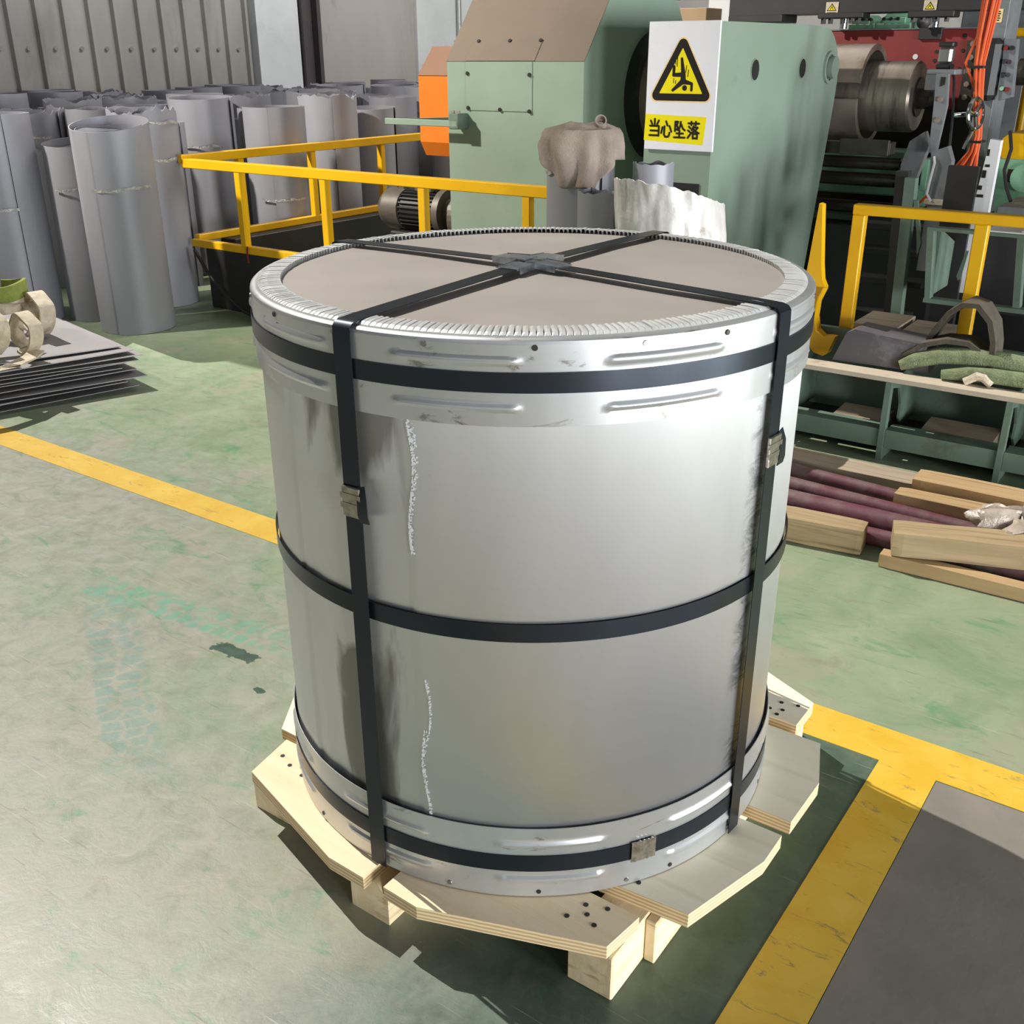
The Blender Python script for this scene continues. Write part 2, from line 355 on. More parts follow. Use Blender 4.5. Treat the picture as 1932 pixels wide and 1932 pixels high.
    def lathe(s, prof, n=96, closed_prof=False):
        vs = []; m = len(prof)
        for i in range(n):
            c, q = math.cos(2*PI*i/n), math.sin(2*PI*i/n)
            vs += [(r*c, r*q, z) for r, z in prof]
        fs = []
        for i in range(n):
            j = (i+1) % n
            for k in range(m if closed_prof else m-1):
                l = (k+1) % m
                fs.append([i*m+k, j*m+k, j*m+l, i*m+l])
        return s.add(vs, fs, True)
    def grid(s, fn, nu, nv, wrap=False, smooth=True):
        vs = [fn(i/nu, j/nv) for i in range(nu if wrap else nu+1) for j in range(nv+1)]
        M = nu if wrap else nu+1; fs = []
        for i in range(nu):
            k = (i+1) % M
            for j in range(nv): fs.append([i*(nv+1)+j, k*(nv+1)+j, k*(nv+1)+j+1, i*(nv+1)+j+1])
        return s.add(vs, fs, smooth)
class Thing:
    def __init__(s, o, base): s.o = o; s.base = Vector(base)
def link(name, mesh): o = D.objects.new(name, mesh); COL.objects.link(o); return o
def to_mesh(name, b, mtl, base=(0, 0, 0), solid=0.0):
    me = D.meshes.new(name); bs = Vector(base)
    me.from_pydata([tuple(Vector(v)-bs) for v in b.v], [], b.f)
    me.polygons.foreach_set('use_smooth', b.sm); me.validate(); me.update()
    bm = bmesh.new(); bm.from_mesh(me); bmesh.ops.recalc_face_normals(bm, faces=bm.faces)
    for e in bm.edges:
        if len(e.link_faces) == 2 and e.calc_face_angle(0) > .6: e.smooth = False
    bm.to_mesh(me); bm.free()
    if not isinstance(mtl, (list, tuple)): mtl = [mtl]
    for q in mtl: me.materials.append(q if not isinstance(q, str) else MT[q])
    return me
def thing(name, label, cat, base, group=None):
    o = link(name, None); o.location = W(*base); o.rotation_euler = (0, 0, TH); o.empty_display_size = .1
    o['label'] = label; o['category'] = cat
    if group: o['group'] = group
    return Thing(o, base)
def part(name, b, mtl, par, label=None, solid=0.0, kind=None):
    o = link(name, to_mesh(name, b, mtl, par.base)); o.parent = par.o
    if solid: md = o.modifiers.new('thickness', 'SOLIDIFY'); md.thickness = solid; md.offset = 0; es = o.modifiers.new('sharp', 'EDGE_SPLIT'); es.split_angle = .6; es.use_edge_sharp = False
    if label: o['label'] = label
    if kind: o['kind'] = kind
    return Thing(o, par.base)
def single(name, b, mtl, label, cat, base, group=None, kind=None):
    o = link(name, to_mesh(name, b, mtl, base)); o.location = W(*base); o.rotation_euler = (0, 0, TH)
    o['label'] = label; o['category'] = cat
    if group: o['group'] = group
    if kind: o['kind'] = kind
    return Thing(o, base)
def struct(name, b, mtl, base=(0, 0, 0)):
    o = link(name, to_mesh(name, b, mtl, base)); o.location = W(*base); o.rotation_euler = (0, 0, TH); o['kind'] = 'structure'
    return Thing(o, base)
def dup(src, base, rz=0.0, label=None):
    """copy of a thing with copies of its parts and sub-parts"""
    r = src.o.copy(); COL.objects.link(r); r.location = W(*base); r.rotation_euler = (0, 0, TH+rz)
    if label: r['label'] = label
    for ch in list(src.o.children):
        c = ch.copy(); COL.objects.link(c); c.parent = r
        for g in list(ch.children):
            d = g.copy(); COL.objects.link(d); d.parent = c
    return Thing(r, base)

# ---------------------------------------------------------------- the hall
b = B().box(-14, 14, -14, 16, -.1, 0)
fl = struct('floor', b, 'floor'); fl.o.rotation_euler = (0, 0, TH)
def floor_mark(poly, mtl, z=.0012): return part('floor_marking', B().prism(poly, 'z', -.01, z), mtl, fl)
floor_mark([(-9, .56), (10, .56), (10, .708), (-9, .708)], 'line')
floor_mark([(.695, -6), (.835, -6), (.835, .56), (.695, .56)], 'line')
floor_mark([(.837, -6), (9, -6), (9, .556), (.837, .556)], 'greymat')
# left wall, built as cladding panels, pillar, column and plastered bays
b = B().box(-9.3, -9.12, -6, 14, 0, 3.1)
wl = struct('wall_left', b, 'wallgrey', (-9.12, 0, 0))
PITCH = .292
def panel_poly(b0, n):
    pts = []
    for k in range(n):
        q = b0+k*PITCH
        pts += [(q, -9.06), (q+.21, -9.06), (q+.222, -9.01), (q+.258, -9.01), (q+.27, -9.06)]
    q = b0+n*PITCH
    pts += [(q, -9.06), (q, -9.075), (b0, -9.075)]
    return pts
q = 7.33-PITCH*3*9
for k in range(9):
    part('cladding_panel', B().prism([(y, x) for x, y in panel_poly(q+k*PITCH*3, 3)], 'z', 0, 3.1), 'wallsheet', wl)
for k in range(13):
    part('screw', B().cyl((-9.06, 7.33-PITCH*(k+.65), 1.72), (-9.035, 7.33-PITCH*(k+.65), 1.72), .022, 6), 'alu', wl)
struct('trim_1', B().box(-9.1, -8.95, 7.36, 8.03, 0, 3.1), 'wallwhite', (-9, 7.7, 0))
struct('trim_2', B().box(-9.1, -9.0, 8.03, 8.42, 0, 3.1).box(-9.0, -8.9, 8.05, 8.12, 0, 3.1).box(-9, -8.9, 8.3, 8.36, 0, 3.1), 'coldark', (-9, 8.2, 0))
struct('trim_3', B().box(-9.1, -9.03, 8.42, 10.27, 0, 3.1), 'wallgrey', (-9, 9.3, 0))
struct('trim_4', B().box(-9.1, -8.98, 10.275, 14, 0, 3.1), 'wallwhite', (-9, 12, 0))
struct('wall_back', B().box(-9.3, 14, 13.2, 13.4, 0, 3.1), 'wallgrey', (0, 13.2, 0))
ce = struct('ceiling', B().box(-6.0, 14, 3.75, 13.2, 7.4, 7.5).box(-14, -6.0, 3.0, 13.2, 7.4, 7.5), 'wallgrey', (0, 8, 7.4))  # unseen roof; slab edges set to keep sun off machines and rolls
struct('trim_5', B().cyl((-8.93, 11.15, 0), (-8.93, 11.15, 3.1), .035, 10).box(-8.99, -8.9, 11.08, 11.22, 1.78, 1.84), 'alu', (-8.93, 11.15, 0))

# ================================================================ THE COIL
RC, ZB, ZT = .55, .14, 1.249
coil = thing('packaged_steel_coil', 'large strapped steel coil in bright sheet wrapping standing upright on a wooden pallet', 'coil', (0, 0, ZB))
def wrapf(u, v):
    t = 2*PI*u; z = ZB+.01+(ZT-.02-ZB)*v
    r = RC-.004 + .0016*noise.noise((3*math.cos(t), 3*math.sin(t), z*1.2))
    d = math.degrees(t) % 360-360            # lapped wrap edges
    if -110 < d < -77.4: r -= .003
    if -108 < d < -88: r += .0035*noise.noise((t*9, z*2.3, 4.0))
    if -9 < d < 6: r += .004*math.sin((d+9)/15*PI)*(.6+.6*noise.noise((t*30, z*9+t*25, 1.0)))
    return (r*math.cos(t), r*math.sin(t), z)
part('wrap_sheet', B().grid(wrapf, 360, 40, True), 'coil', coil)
part('lid', B().grid(lambda u, v: (.535*v*math.cos(2*PI*u), .535*v*math.sin(2*PI*u), 1.2485+.005*(1-v*v)+.002*noise.noise((2.5*v*math.cos(2*PI*u), 2.5*v*math.sin(2*PI*u), .3))), 120, 24, True), 'lid', coil, 'brownish grey satin round lid sheet')
part('core_bottom', B().lathe([(.02, ZB), (.54, ZB), (.54, ZB+.02), (.02, ZB+.02)], 64), 'lid', coil)
def ribh(deg, start, span=22.5, pitch=36.0):
    k = (deg-start) % pitch
    if k > span: return 0.0
    e = min(k, span-k)
    return min(1.0, e/1.2)
def collar(z0, z1, ribs, start, roll):
    nz = 36; zs = [z0+(z1-z0)*j/nz for j in range(nz+1)]
    def fn(u, v):
        t = 2*PI*u; deg = math.degrees(t); j = int(round(v*nz)); z = zs[j]
        r = RC+.0035+.0012*noise.noise((4*math.cos(t), 4*math.sin(t), z*5))
        for zc in ribs:
            r += .0048*ribh(deg, start)*max(0, 1-((z-zc)/.0075)**2)
        return (r*math.cos(t), r*math.sin(t), z)
    return fn
bb = B().grid(collar(1.110, 1.243, (1.140, 1.216), -43.5, 1), 480, 36, True)
# rolled shoulder
prof = [(RC+.0035, 1.243), (RC+.0025, 1.2475), (RC-.001, 1.2505), (RC-.008, 1.252), (RC-.016, 1.252)]
bb.lathe(prof, 240)
tg = part('top_edge_guard', bb, 'guard', coil, solid=.0015)
NP = 290
def pleats():
    """pressed radial pleats: flat tabs parted by narrow sharp folds"""
    vs = []; rad = ((.5385, 1.2525, .0004), (.532, 1.2535, .0045), (.520, 1.2530, .0075), (.506, 1.2525, .0085), (.4955, 1.2520, .009))
    fr = (0, .15, .5, .87)
    for k in range(NP*4):
        q = k//4; t = 2*PI*(q+fr[k % 4])/NP+.0016*noise.noise((q*.7, 0, 0)); h = (-.45, .88, 1, .92)[k % 4]*(1+.3*noise.noise((q*1.3, 5, 0)))
        for r, z, am in rad: vs.append((r*math.cos(t), r*math.sin(t), z+am*(h-.3)))
    n = NP*4; m_ = len(rad)
    return B().add(vs, [[i*m_+q, ((i+1) % n)*m_+q, ((i+1) % n)*m_+q+1, i*m_+q+1] for i in range(n) for q in range(m_-1)])
part('pleated_rim', pleats(), 'pleat', tg, solid=.0012)
for k in range(20):
    t = math.radians(-20.7+18.1*k); e = Vector((math.cos(t), math.sin(t), 0))
    part('rivet', B().cyl(e*(RC+.001)+Vector((0, 0, 1.238)), e*(RC+.0062)+Vector((0, 0, 1.238)), .0056, 10, .0045), 'rivet' if k % 3 else 'hole', tg)
bb = B().grid(collar(ZB+.001, .306, (.184, .268), -62.5, 0), 480, 36, True)
bg = part('bottom_edge_guard', bb, 'guard', coil, solid=.0015)
for k in range(20):
    t = math.radians(-24.8+18.4*k); e = Vector((math.cos(t), math.sin(t), 0))
    part('rivet', B().cyl(e*(RC+.001)+Vector((0, 0, .153)), e*(RC+.0062)+Vector((0, 0, .153)), .0056, 10, .0045), 'rivet' if k % 3 else 'hole', bg)
def hoop(z0, z1, r):
    return B().lathe([(r-.0008, z0), (r+.0008, z0), (r+.0008, z1), (r-.0008, z1)], 200, True)
for z0, z1, r, sd in ((1.166, 1.199, RC+.0062, 100), (.714, .749, RC+.0015, 60), (.205, .243, RC+.0062, -32)):
    h = part('hoop_strap', hoop(z0, z1, r), 'strap', coil)
    t = math.radians(sd); zc = (z0+z1)/2
    def sealf(u, v, t=t, zc=zc, r=r):
        a = t+(u-.5)*.095; w = .047*(1+.05*math.sin(u*40))
        rr = r+.004+.001*math.sin(u*50)*(1 if abs(v-.5) > .35 else 0)
        return (rr*math.cos(a), rr*math.sin(a), zc+(v-.5)*w)
    part('strap_seal', B().grid(sealf, 12, 8), 'seal', h, solid=.0025)
# straps over the top: a half strap down each of the four sides
ZS = 1.2595
for ang, seal in ((-88.6, .945), (-5.2, 1.0), (90, .9), (178, .95)):
    t = math.radians(ang); e = Vector((math.cos(t), math.sin(t), 0)); sd = Vector((-math.sin(t), math.cos(t), 0)); up = Vector((0, 0, 1))
    pts = [e*.04+up*(ZS+.007), e*.2+up*(ZS+.005), e*.40+up*(ZS+.002), e*.52+up*ZS, e*.545+up*(ZS-.001), e*.5545+up*(ZS-.004), e*.5595+up*(ZS-.010), e*.5605+up*1.23]
    pts += [e*.5605+up*z for z in (1.1, .9, .7, .5, .3, .18)] + [e*.5605+up*.142]
    st = part('cross_strap', B().ribbon(pts, sd, .038, .0016), 'strap', coil)
    s = part('strap_seal', B().box(-.021, .021, -.0035, .0035, -.029, .029, .002).box(-.023, .023, -.0045, .0, -.012, -.002).box(-.023, .023, -.0045, .0, .006, .016), 'seal', st)
    s = s.o
    s.location = e*.5635+up*seal-Vector((0, 0, 0)); s.rotation_euler = (0, 0, t+PI/2)
    part('strap_tail', B().ribbon([e*.5625+sd*.020+up*(seal+.032), e*.567+sd*.026+up*(seal+.012), e*.568+sd*.027+up*(seal-.02), e*.5645+sd*.028+up*(seal-.034)], sd, .022, .0016), 'strap', st)
    # mesh of the seal was built about the coil base: bring it back to its own origin
    s.data.transform(Matrix.Translation(coil.base)); s.location -= coil.base
# galvanised clips joining the straps in the middle
for k, ang in enumerate((-88.6, -5.2, 90, 178)):
    t = math.radians(ang); e = Vector((math.cos(t), math.sin(t), 0)); sd = Vector((-math.sin(t), math.cos(t), 0)); up = Vector((0, 0, 1))
    z = ZS+.010+.0016*k
    part('strap_clip', B().ribbon([e*.002+up*z, e*.03+up*z, e*.06+up*(z-.001), e*.085+up*(z-.003)], sd, .046, .003)
         .ribbon([e*.02+sd*.025+up*(z-.003), e*.08+sd*.025+up*(z-.006)], up, .012, .002).ribbon([e*.02-sd*.025+up*(z-.003), e*.08-sd*.025+up*(z-.006)], up, .012, .002), 'clip', coil)
# ragged remains of white label along the wrap seam
random.seed(3)
def flake(z0, z1, deg, w, name='label_remains', dens=1.0):
    bb = B(); n = int((z1-z0)/.0011*dens)
    for k in range(n):
        f = random.random()**1.3; z = z0+(z1-z0)*random.random(); core = (z-z0)/(z1-z0)
        h = random.uniform(.0012, .005); ww = random.uniform(.001, .0045)
        x = w*(random.random()**2.0)*(.35+.65*core); t = math.radians(deg)+(x+.006*math.sin(z*26))/RC; dt = ww/RC; r = RC-.0012
        vs = [(r*math.cos(t+i*dt), r*math.sin(t+i*dt), z+q*h) for i, q in ((0, 0), (.8, .2), (1, .9), (.3, 1))]
        bb.add(vs, [[0, 1, 2, 3]])
    part(name, bb, 'white', coil, 'white scraped paper remains', solid=.0005, kind='stuff')
flake(.86, 1.106, -77.2, .013, dens=1.6); flake(.48, .61, -75.9, .005, dens=.8); flake(.305, .50, -76.8, .010, dens=1.0)

# ================================================================ THE PALLET
pal = thing('pallet', 'light plywood pallet with chamfered corners under the strapped steel coil', 'pallet', (0, 0, 0))
def plank(poly, mtl='ply', z0=.108, z1=.1385, label=None): return part('deck_board', B().prism(poly, 'z', z0, z1), mtl, pal, label)
fr = plank([(-.455, -.375), (-.43, -.507), (-.085, -.605), (.012, -.607), (.012, -.375)])
fb = plank([(.062, -.375), (.062, -.602), (.150, -.605), (.501, -.475), (.515, -.378)])
rc_ = plank([(.40, -.335), (.589, -.318), (.650, -.10), (.650, -.006), (.40, -.006)], 'ply2', z0=.105, z1=.1392)
rd = plank([(.40, .042), (.650, .045), (.652, .207), (.602, .350), (.40, .350)], 'ply2', z0=.105, z1=.1392)
bk = plank([(.527, .39), (.527, .505), (.30, .61), (-.30, .61), (-.52, .505), (-.52, .39)], 'ply2')
lf = plank([(-.40, -.352), (-.497, -.352), (-.60, -.20), (-.60, .20), (-.50, .34), (-.40, .34)], 'ply2')
for a0, a1, b0, b1 in ((-.468, -.352, -.478, .50), (-.062, .042, -.572, .55), (.412, .512, -.470, .50)):
    bb = B()
    if a0 < -.3 or a0 > .3: bb.box(a0, a1, b0, b1, 0, .107, .003)
    else: bb.prism([(a0, 0), (a1, 0), (a1, .107), (.064, .107) if a1 > .064 else (a1, .100), (.03, .078), (.008, .107), (a0, .107)], 'b', b0, b1)
    part('runner', bb, 'runner', pal)
part('runner_block', B().box(.513, .536, -.345, -.215, .0, .104, .002), 'runner', pal)
part('runner_block', B().box(.470, .528, .388, .50, .107, .1085), 'runner', pal)
def nails(pts, par, z=.1388):
    bb = B()
    for x, y in pts: bb.cyl((x, y, z-.001), (x, y, z+.0006), .0055, 8)
    part('nail_heads', bb, 'hole', par, 'dark nail heads sunk in the board', kind='stuff')
nails([(-.415, -.425), (-.375, -.44), (-.365, -.405), (-.325, -.45), (-.335, -.42)], fr)
nails([(.415, -.41), (.455, -.395), (.43, -.43), (.40, -.455), (.455, -.445)], fb)
nails([(.47, -.30)], rc_, .1395)
nails([(.46, .46), (.50, .47), (.445, .42), (.475, .43), (.47, .405)], bk, .1388)

# ================================================================ LEFT: rolls, sheets, slings, guard rails
random.seed(11)
def roll_parts(par, x, y, z, r, ang, torn=0.0, turns=1.25, tape=(), seed=0, tilt=0.0):
    """a sheet wound into an upright roll: open spiral with a free edge, thin steel, tape bands"""
    n = 72; N = int(n*turns)
    def rr(k): return r*(1-.10*k/N) + .004*noise.noise((k*.05, seed, 0))
    def fn(u, v):
        k = u*N; t = ang+2*PI*k/n; q = rr(k)
        zt = z + tilt*math.cos(t-2.13) + torn*noise.noise((math.cos(t)*2.2, math.sin(t)*2.2, seed*3.1)) + (torn*.8*noise.noise((t*6, seed, 1)) if torn > .02 else 0)
        bulge = torn*.25*noise.noise((t*2, v*4, seed)) * (v**4)
        return (x+(q+bulge)*math.cos(t), y+(q+bulge)*math.sin(t), .002+(zt-.002)*v)
    part('rolled_sheet', B().grid(fn, N, 10), 'roll', par, solid=.005)
    # the loose inner turn
    def fi(u, v):
        t = ang+1.2+2*PI*u*.96; q = r*.80+.012*math.sin(3*t+seed)
        return (x+q*math.cos(t), y+q*math.sin(t), .002+(z-.03+.03*noise.noise((t, seed, 2)))*v)
    part('inner_turn', B().grid(fi, 48, 4), 'roll', par, solid=.004)
    for (tz, t0, t1) in tape:
        def ft(u, v):
            t = t0+(t1-t0)*u
            return (x+(r+.004+.003*noise.noise((t*9, v*5, seed)))*math.cos(t), y+(r+.004+.003*noise.noise((t*7, v*6, seed+2)))*math.sin(t), tz+.018*(v-.5)+.014*noise.noise((t*3, seed, 4)))
        part('tape_band', B().grid(ft, 40, 3), 'tape', par, 'shiny clear tape band', solid=.001)
FACE = math.radians(-38)
front = [  # a, b, height, radius, free edge angle, torn, label, tape heights
 (-5.64, 2.07, 1.32, .245, -.2, 0, 'tall grey sheet roll leftmost in the front row, at the left edge of the frame', (.75,)),
 (-5.28, 2.42, 1.14, .215, .25, 0, 'shorter grey sheet roll with one tape band, between the two tall front rolls', (.86,)),
 (-4.80, 2.36, 1.27, .245, -1.12, 0, 'widest front sheet roll with an open rim and vertical lap edge, nearest the strapped coil', (.90,)),
 (-5.27, 2.96, 1.31, .235, 1.9, .05, 'pale taped sheet roll with a crushed shiny top by the yellow rail corner', (1.0, 1.24)),
 (-6.55, 2.90, 1.28, .245, .4, .03, 'grey sheet roll with a nicked rim behind the shorter front roll', (1.1,)),
 (-6.20, 3.26, 1.29, .245, 2.5, .02, 'grey sheet roll standing behind the widest open front roll', ()),
 (-5.68, 3.43, 1.20, .15, .2, 0, 'thin short sheet roll standing between the crushed roll and the rail post', ()),
 (-5.92, 3.98, 1.35, .25, .5, 0, 'tall plain grey sheet roll with a tape band, behind the left rail corner', (1.0,)),
 (-5.31, 4.18, 1.29, .245, -.9, 0, 'dark grey sheet roll behind the far yellow rail, left of the torn roll', (.62,)),
 (-5.52, 4.98, 1.34, .25, -.6, .035, 'torn topped sheet roll with peeling tape behind the far yellow rail', (.98,)),
 (-5.62, 5.62, 1.22, .22, .7, 0, 'shorter sheet roll behind the green bracket bar', ()),
 (-6.10, 5.40, 1.36, .25, 1.4, .02, 'sheet roll with an arched notch standing behind the shorter one at the bracket', ()),
 (-6.70, 7.16, 1.36, .25, .1, 0, 'bluish sheet roll in front of the orange guard, farther right of two', (.9,)),
 (-6.95, 6.62, 1.37, .25, .9, 0, 'bluish sheet roll next to the one by the orange guard', ()),
]
rolls = []
for i, (x, y, z, r, an, torn, lab, tp) in enumerate(front):
    t = thing('sheet_roll', lab, 'roll', (x, y, 0), 'upright rolls of grey sheet steel')
    roll_parts(t, x, y, z, r, an, torn, tape=[(q, FACE-.2-.8*((i*37) % 10)/10, FACE+.5+.8*((i*53) % 10)/10) for q in tp], seed=i*1.7, tilt=(0, .02, .038, 0, .01, 0, .0, .01, .0, .0, .01, .01, .01, .01)[i])
    rolls.append((x, y, r))
protos = []; backs = []
BACKLAB = 'grey sheet roll packed in the back rows before the clad wall'
def free(x, y, r): return all((x-p)**2+(y-q)**2 > (r+s+.012)**2 for p, q, s in rolls)
cnt = 0
for gy in range(15):
    for gx in range(7):
        x = -8.55+gx*.535+random.uniform(-.01, .01); y = 2.2+gy*.535+(.26 if gx % 2 else 0)
        r = random.uniform(.22, .25)
        if x > -5.3 or not free(x, y, r): continue
        if y < 3.0-(x+6.6)*.2 and x > -7.2: continue
        if y > 9.4: continue
        z = random.uniform(1.24, 1.36)
        if len(protos) < 4:
            t = thing('sheet_roll', BACKLAB, 'roll', (x, y, 0), 'back row sheet rolls')
            roll_parts(t, x, y, (1.25, 1.33, 1.29, 1.36)[len(protos)], .235, (.3, 2.0, -1.4, 4.0)[len(protos)], (.0, .03, .015, .0)[len(protos)], tape=[(1.15, FACE-1.4, FACE+1.4)] if len(protos) % 2 else [], seed=50+cnt)
            protos.append(t); backs.append((gx, y, t.o)); rolls.append((x, y, .25))
        else:
            backs.append((gx, y, dup(protos[cnt % 4], (x, y, 0), random.uniform(-.5, .5)).o)); rolls.append((x, y, .25))
        cnt += 1

ORD = ['first', 'second', 'third', 'fourth', 'fifth', 'sixth', 'seventh', 'eighth', 'ninth', 'tenth', 'eleventh', 'twelfth', 'thirteenth', 'fourteenth', 'fifteenth']
for gx in range(7):
    row = sorted([q for q in backs if q[0] == gx], key=lambda q: q[1])
    for k, q in enumerate(row):
        q[2]['label'] = 'grey sheet roll, %s row out from the clad wall, %s from the left' % (ORD[gx], ORD[k])
# stack of flat sheets: each sheet is a thing
random.seed(5)
ns = 16; zt = 0.0
corner = Vector((-3.66, 1.50)); e1 = Vector((-.985, .175)); e2 = Vector((-.30, -.954))
names = ['bottom', 'second', 'third', 'fourth', 'fifth', 'sixth', 'seventh', 'eighth', 'ninth', 'tenth', 'eleventh', 'twelfth', 'thirteenth', 'fourteenth', 'fifteenth', 'topmost']
for i in range(ns):
    j = Vector((random.uniform(-.07, .06), random.uniform(-.06, .05)))
    if i in (5, 6): j += Vector((.05, -.02))
    if i == ns-1: j = Vector((-.07, .0))
    if i == ns-2: j = Vector((.01, .02))
    rot = random.uniform(-.08, .08); L1 = random.uniform(1.17, 1.24); L2 = random.uniform(1.3, 1.5)
    c = corner+j
    def rv(v): return Vector((v.x*math.cos(rot)-v.y*math.sin(rot), v.x*math.sin(rot)+v.y*math.cos(rot)))
    u1, u2 = rv(e1), rv(e2); sd = random.uniform(0, 50); z0 = .003+i*.0138
    def fs(u, v):
        p = c+u1*(L1*u)+u2*(L2*v)
        return (p.x, p.y, z0+.004*(1+noise.noise((u*2.2+sd, v*2.2, sd)))*min(1, i/3.0))
    single('steel_sheet', B().grid(fs, 10, 10), 'sheet', 'flat grey steel sheet, %s from below in the stack by the front rolls' % (names[i] if i < ns-1 else 'the topmost') if 0 < i < ns-1 else ('topmost flat grey steel sheet, under the white slings' if i else 'bottom flat grey steel sheet of the stack, touching the floor'), 'sheet', (c.x, c.y, z0), 'stacked flat sheets')
    o = D.objects[[x for x in D.objects.keys() if x.startswith('steel_sheet')][-1]]
    md = o.modifiers.new('thickness', 'SOLIDIFY'); md.thickness = .0045; o.modifiers.new('sharp', 'EDGE_SPLIT').split_angle = .6
SZ = .236
def loop(cx, cy, rx, rz, z, ang, a0=0.0, a1=2*PI, lean=0.0, sq=1.0, n=44):
    """a sling loop standing up in a vertical plane turned by ang"""
    pts = []
    for k in range(n+1):
        t = a0+(a1-a0)*k/n; h = rx*math.cos(t); v = rz*math.sin(t)*(1 if math.sin(t) > 0 else sq)
        pts.append((cx+h*math.cos(ang)-lean*v*math.sin(ang)+.01*math.sin(3*t), cy+h*math.sin(ang)+lean*v*math.cos(ang)+.03*k/n, z+v+.006*math.sin(5*t)))
    return pts
def webb(par, name, mtl, w, pts, ang, th=.009, label=None):
    part(name, B().ribbon(pts, Vector((-math.sin(ang), math.cos(ang), 0)), w, th), mtl, par, label)
t = thing('web_sling', 'white webbing sling in standing loops, nearer one on the sheet stack', 'sling', (-3.92, 1.08, SZ), 'lifting slings on the sheet stack')
webb(t, 'webbing_loop', 'webbing', .075, loop(-3.93, 1.08, .105, .095, SZ+.105, .0, -1.9, 4.3), .0, .014)
webb(t, 'webbing_loop', 'webbing', .08, loop(-4.03, .93, .14, .12, SZ+.13, .1, -1.3, 4.6), .1, .014)
webb(t, 'webbing_loop', 'webbing', .075, [(-3.86, 1.10, SZ+.02), (-3.80, 1.02, SZ+.012), (-3.74, .90, SZ+.010), (-3.72, .75, SZ+.010), (-3.76, .6, SZ+.01)], .0)
webb(t, 'webbing_loop', 'webbing', .07, [(-4.0, 1.17, SZ+.10), (-4.06, 1.12, SZ+.14), (-4.12, 1.02, SZ+.15), (-4.16, .9, SZ+.12), (-4.2, .75, SZ+.06)], .3)
t = thing('web_sling', 'white webbing sling with a green sleeve, behind the nearer sling on the stack', 'sling', (-4.4, 1.36, SZ), 'lifting slings on the sheet stack')
webb(t, 'webbing_loop', 'webbing', .085, loop(-4.26, 1.36, .125, .105, SZ+.112, -.15, -1.6, 4.0), -.15, .014)
webb(t, 'webbing_loop', 'webbing', .075, loop(-4.30, 1.33, .095, .075, SZ+.085, -.15, -1.4, 3.6), -.15, .012)
webb(t, 'webbing_loop', 'webbing', .12, [(-4.30, 1.30, SZ+.17), (-4.42, 1.20, SZ+.19), (-4.55, 1.08, SZ+.18), (-4.7, .95, SZ+.12)], .6)
gs = []
for k in range(30):
    u = -2.2+4.9*k/29
    gs.append((-4.44+.12*math.cos(u), 1.30+.11*math.sin(u), SZ+.235+.012*math.sin(2*u)))
part('green_sleeve', B().ribbon(gs, Vector((0, 0, 1)), .085, .018), 'webgreen', t, 'green protective sleeve')
part('webbing_loop', B().ribbon([(p[0]*1.0, p[1], p[2]-.075) for p in gs], Vector((0, 0, 1)), .06, .012), 'webbing', t)

# guard rails
def bar(x0, x1, y0, y1, z0, z1): return B().box(x0, x1, y0, y1, z0, z1, .004)
rl = thing('guard_rail', 'yellow square tube guard rail turning a corner round the uncoiler, before the sheet rolls', 'railing', (-5.0, 3.05, 0), 'yellow guard rails')
part('top_bar', bar(-5.0, -1.72, 3.02, 3.08, .945, 1.005), 'yellow', rl)
part('lower_bar', bar(-5.0, -2.6, 3.025, 3.075, .415, .465), 'yellow', rl)
part('top_bar', bar(-5.03, -4.97, 3.02, 6.1, .97, 1.03), 'yellow', rl)
part('lower_bar', bar(-5.025, -4.975, 3.08, 6.1, .44, .49), 'yellow', rl)
for x in (-4.45, -3.66, -2.86, -2.12): part('post', bar(x-.026, x+.026, 3.025, 3.075, .46, .946), 'yellow', rl)
for y in (3.53, 4.25, 5.05): part('post', bar(-5.025, -4.975, y-.026, y+.026, .485, .972), 'yellow', rl)
part('base_plinth', B().box(-4.86, -1.9, 3.03, 3.30, 0, .413, .004).box(-5.02, -4.86, 3.30, 6.1, 0, .438, .004), 'black', rl, 'black steel plinth under the rail')
part('ribbon_tie', B().ribbon([(-4.40, 3.015, .47), (-4.40, 3.008, .44), (-4.395, 3.006, .36)], Vector((1, 0, 0)), .016, .002), 'red', rl, 'red ribbon tied to the lower bar')
single('power_cable', B().pipe([(-4.93, 2.99, .40), (-4.80, 2.97, .27), (-4.62, 2.95, .14), (-4.40, 2.92, .05), (-4.1, 2.86, .012), (-3.5, 2.8, .012), (-2.6, 2.55, .012)], .012), 'blackcable', 'black cable hanging under the yellow rail down to the floor', 'cable', (-4.2, 2.9, 0))

# ================================================================ UNCOILER: head stock, guard, motor, support arm
hs = thing('uncoiler_housing', 'big green machine housing with a dusty sloping front cover, behind the left rail', 'machine', (-2.47, 4.0, 0))
side = [(3.4, 0), (3.4, 1.612), (3.66, 1.94), (4.44, 1.94), (4.52, 1.83), (4.60, 1.70), (4.60, 0)]
part('casing', B().prism(side, 'a', -2.94, -2.0), 'green', hs)
dn = Vector((0, -(1.94-1.612), .26)).normalized()
def slope(a0, a1, s0, s1, t0=.0, t1=.004):
    P = lambda s, t: (3.4+.26*s+dn.y*t, 1.612+.328*s+dn.z*t)
    return [P(s0, t0), P(s1, t0), P(s1, t1), P(s0, t1)]
part('sloping_cover', B().prism(slope(0, 0, .0, 1.0, -.002, .004), 'a', -2.942, -1.998), 'dust', hs, 'dusty beige sloping cover')
part('top_plate', B().box(-2.92, -1.985, 3.67, 4.45, 1.94, 1.96), 'greypaint', hs)
ap = part('access_plate', B().box(-2.80, -2.335, 3.395, 3.4, 1.352, 1.612, .001), 'green', hs)
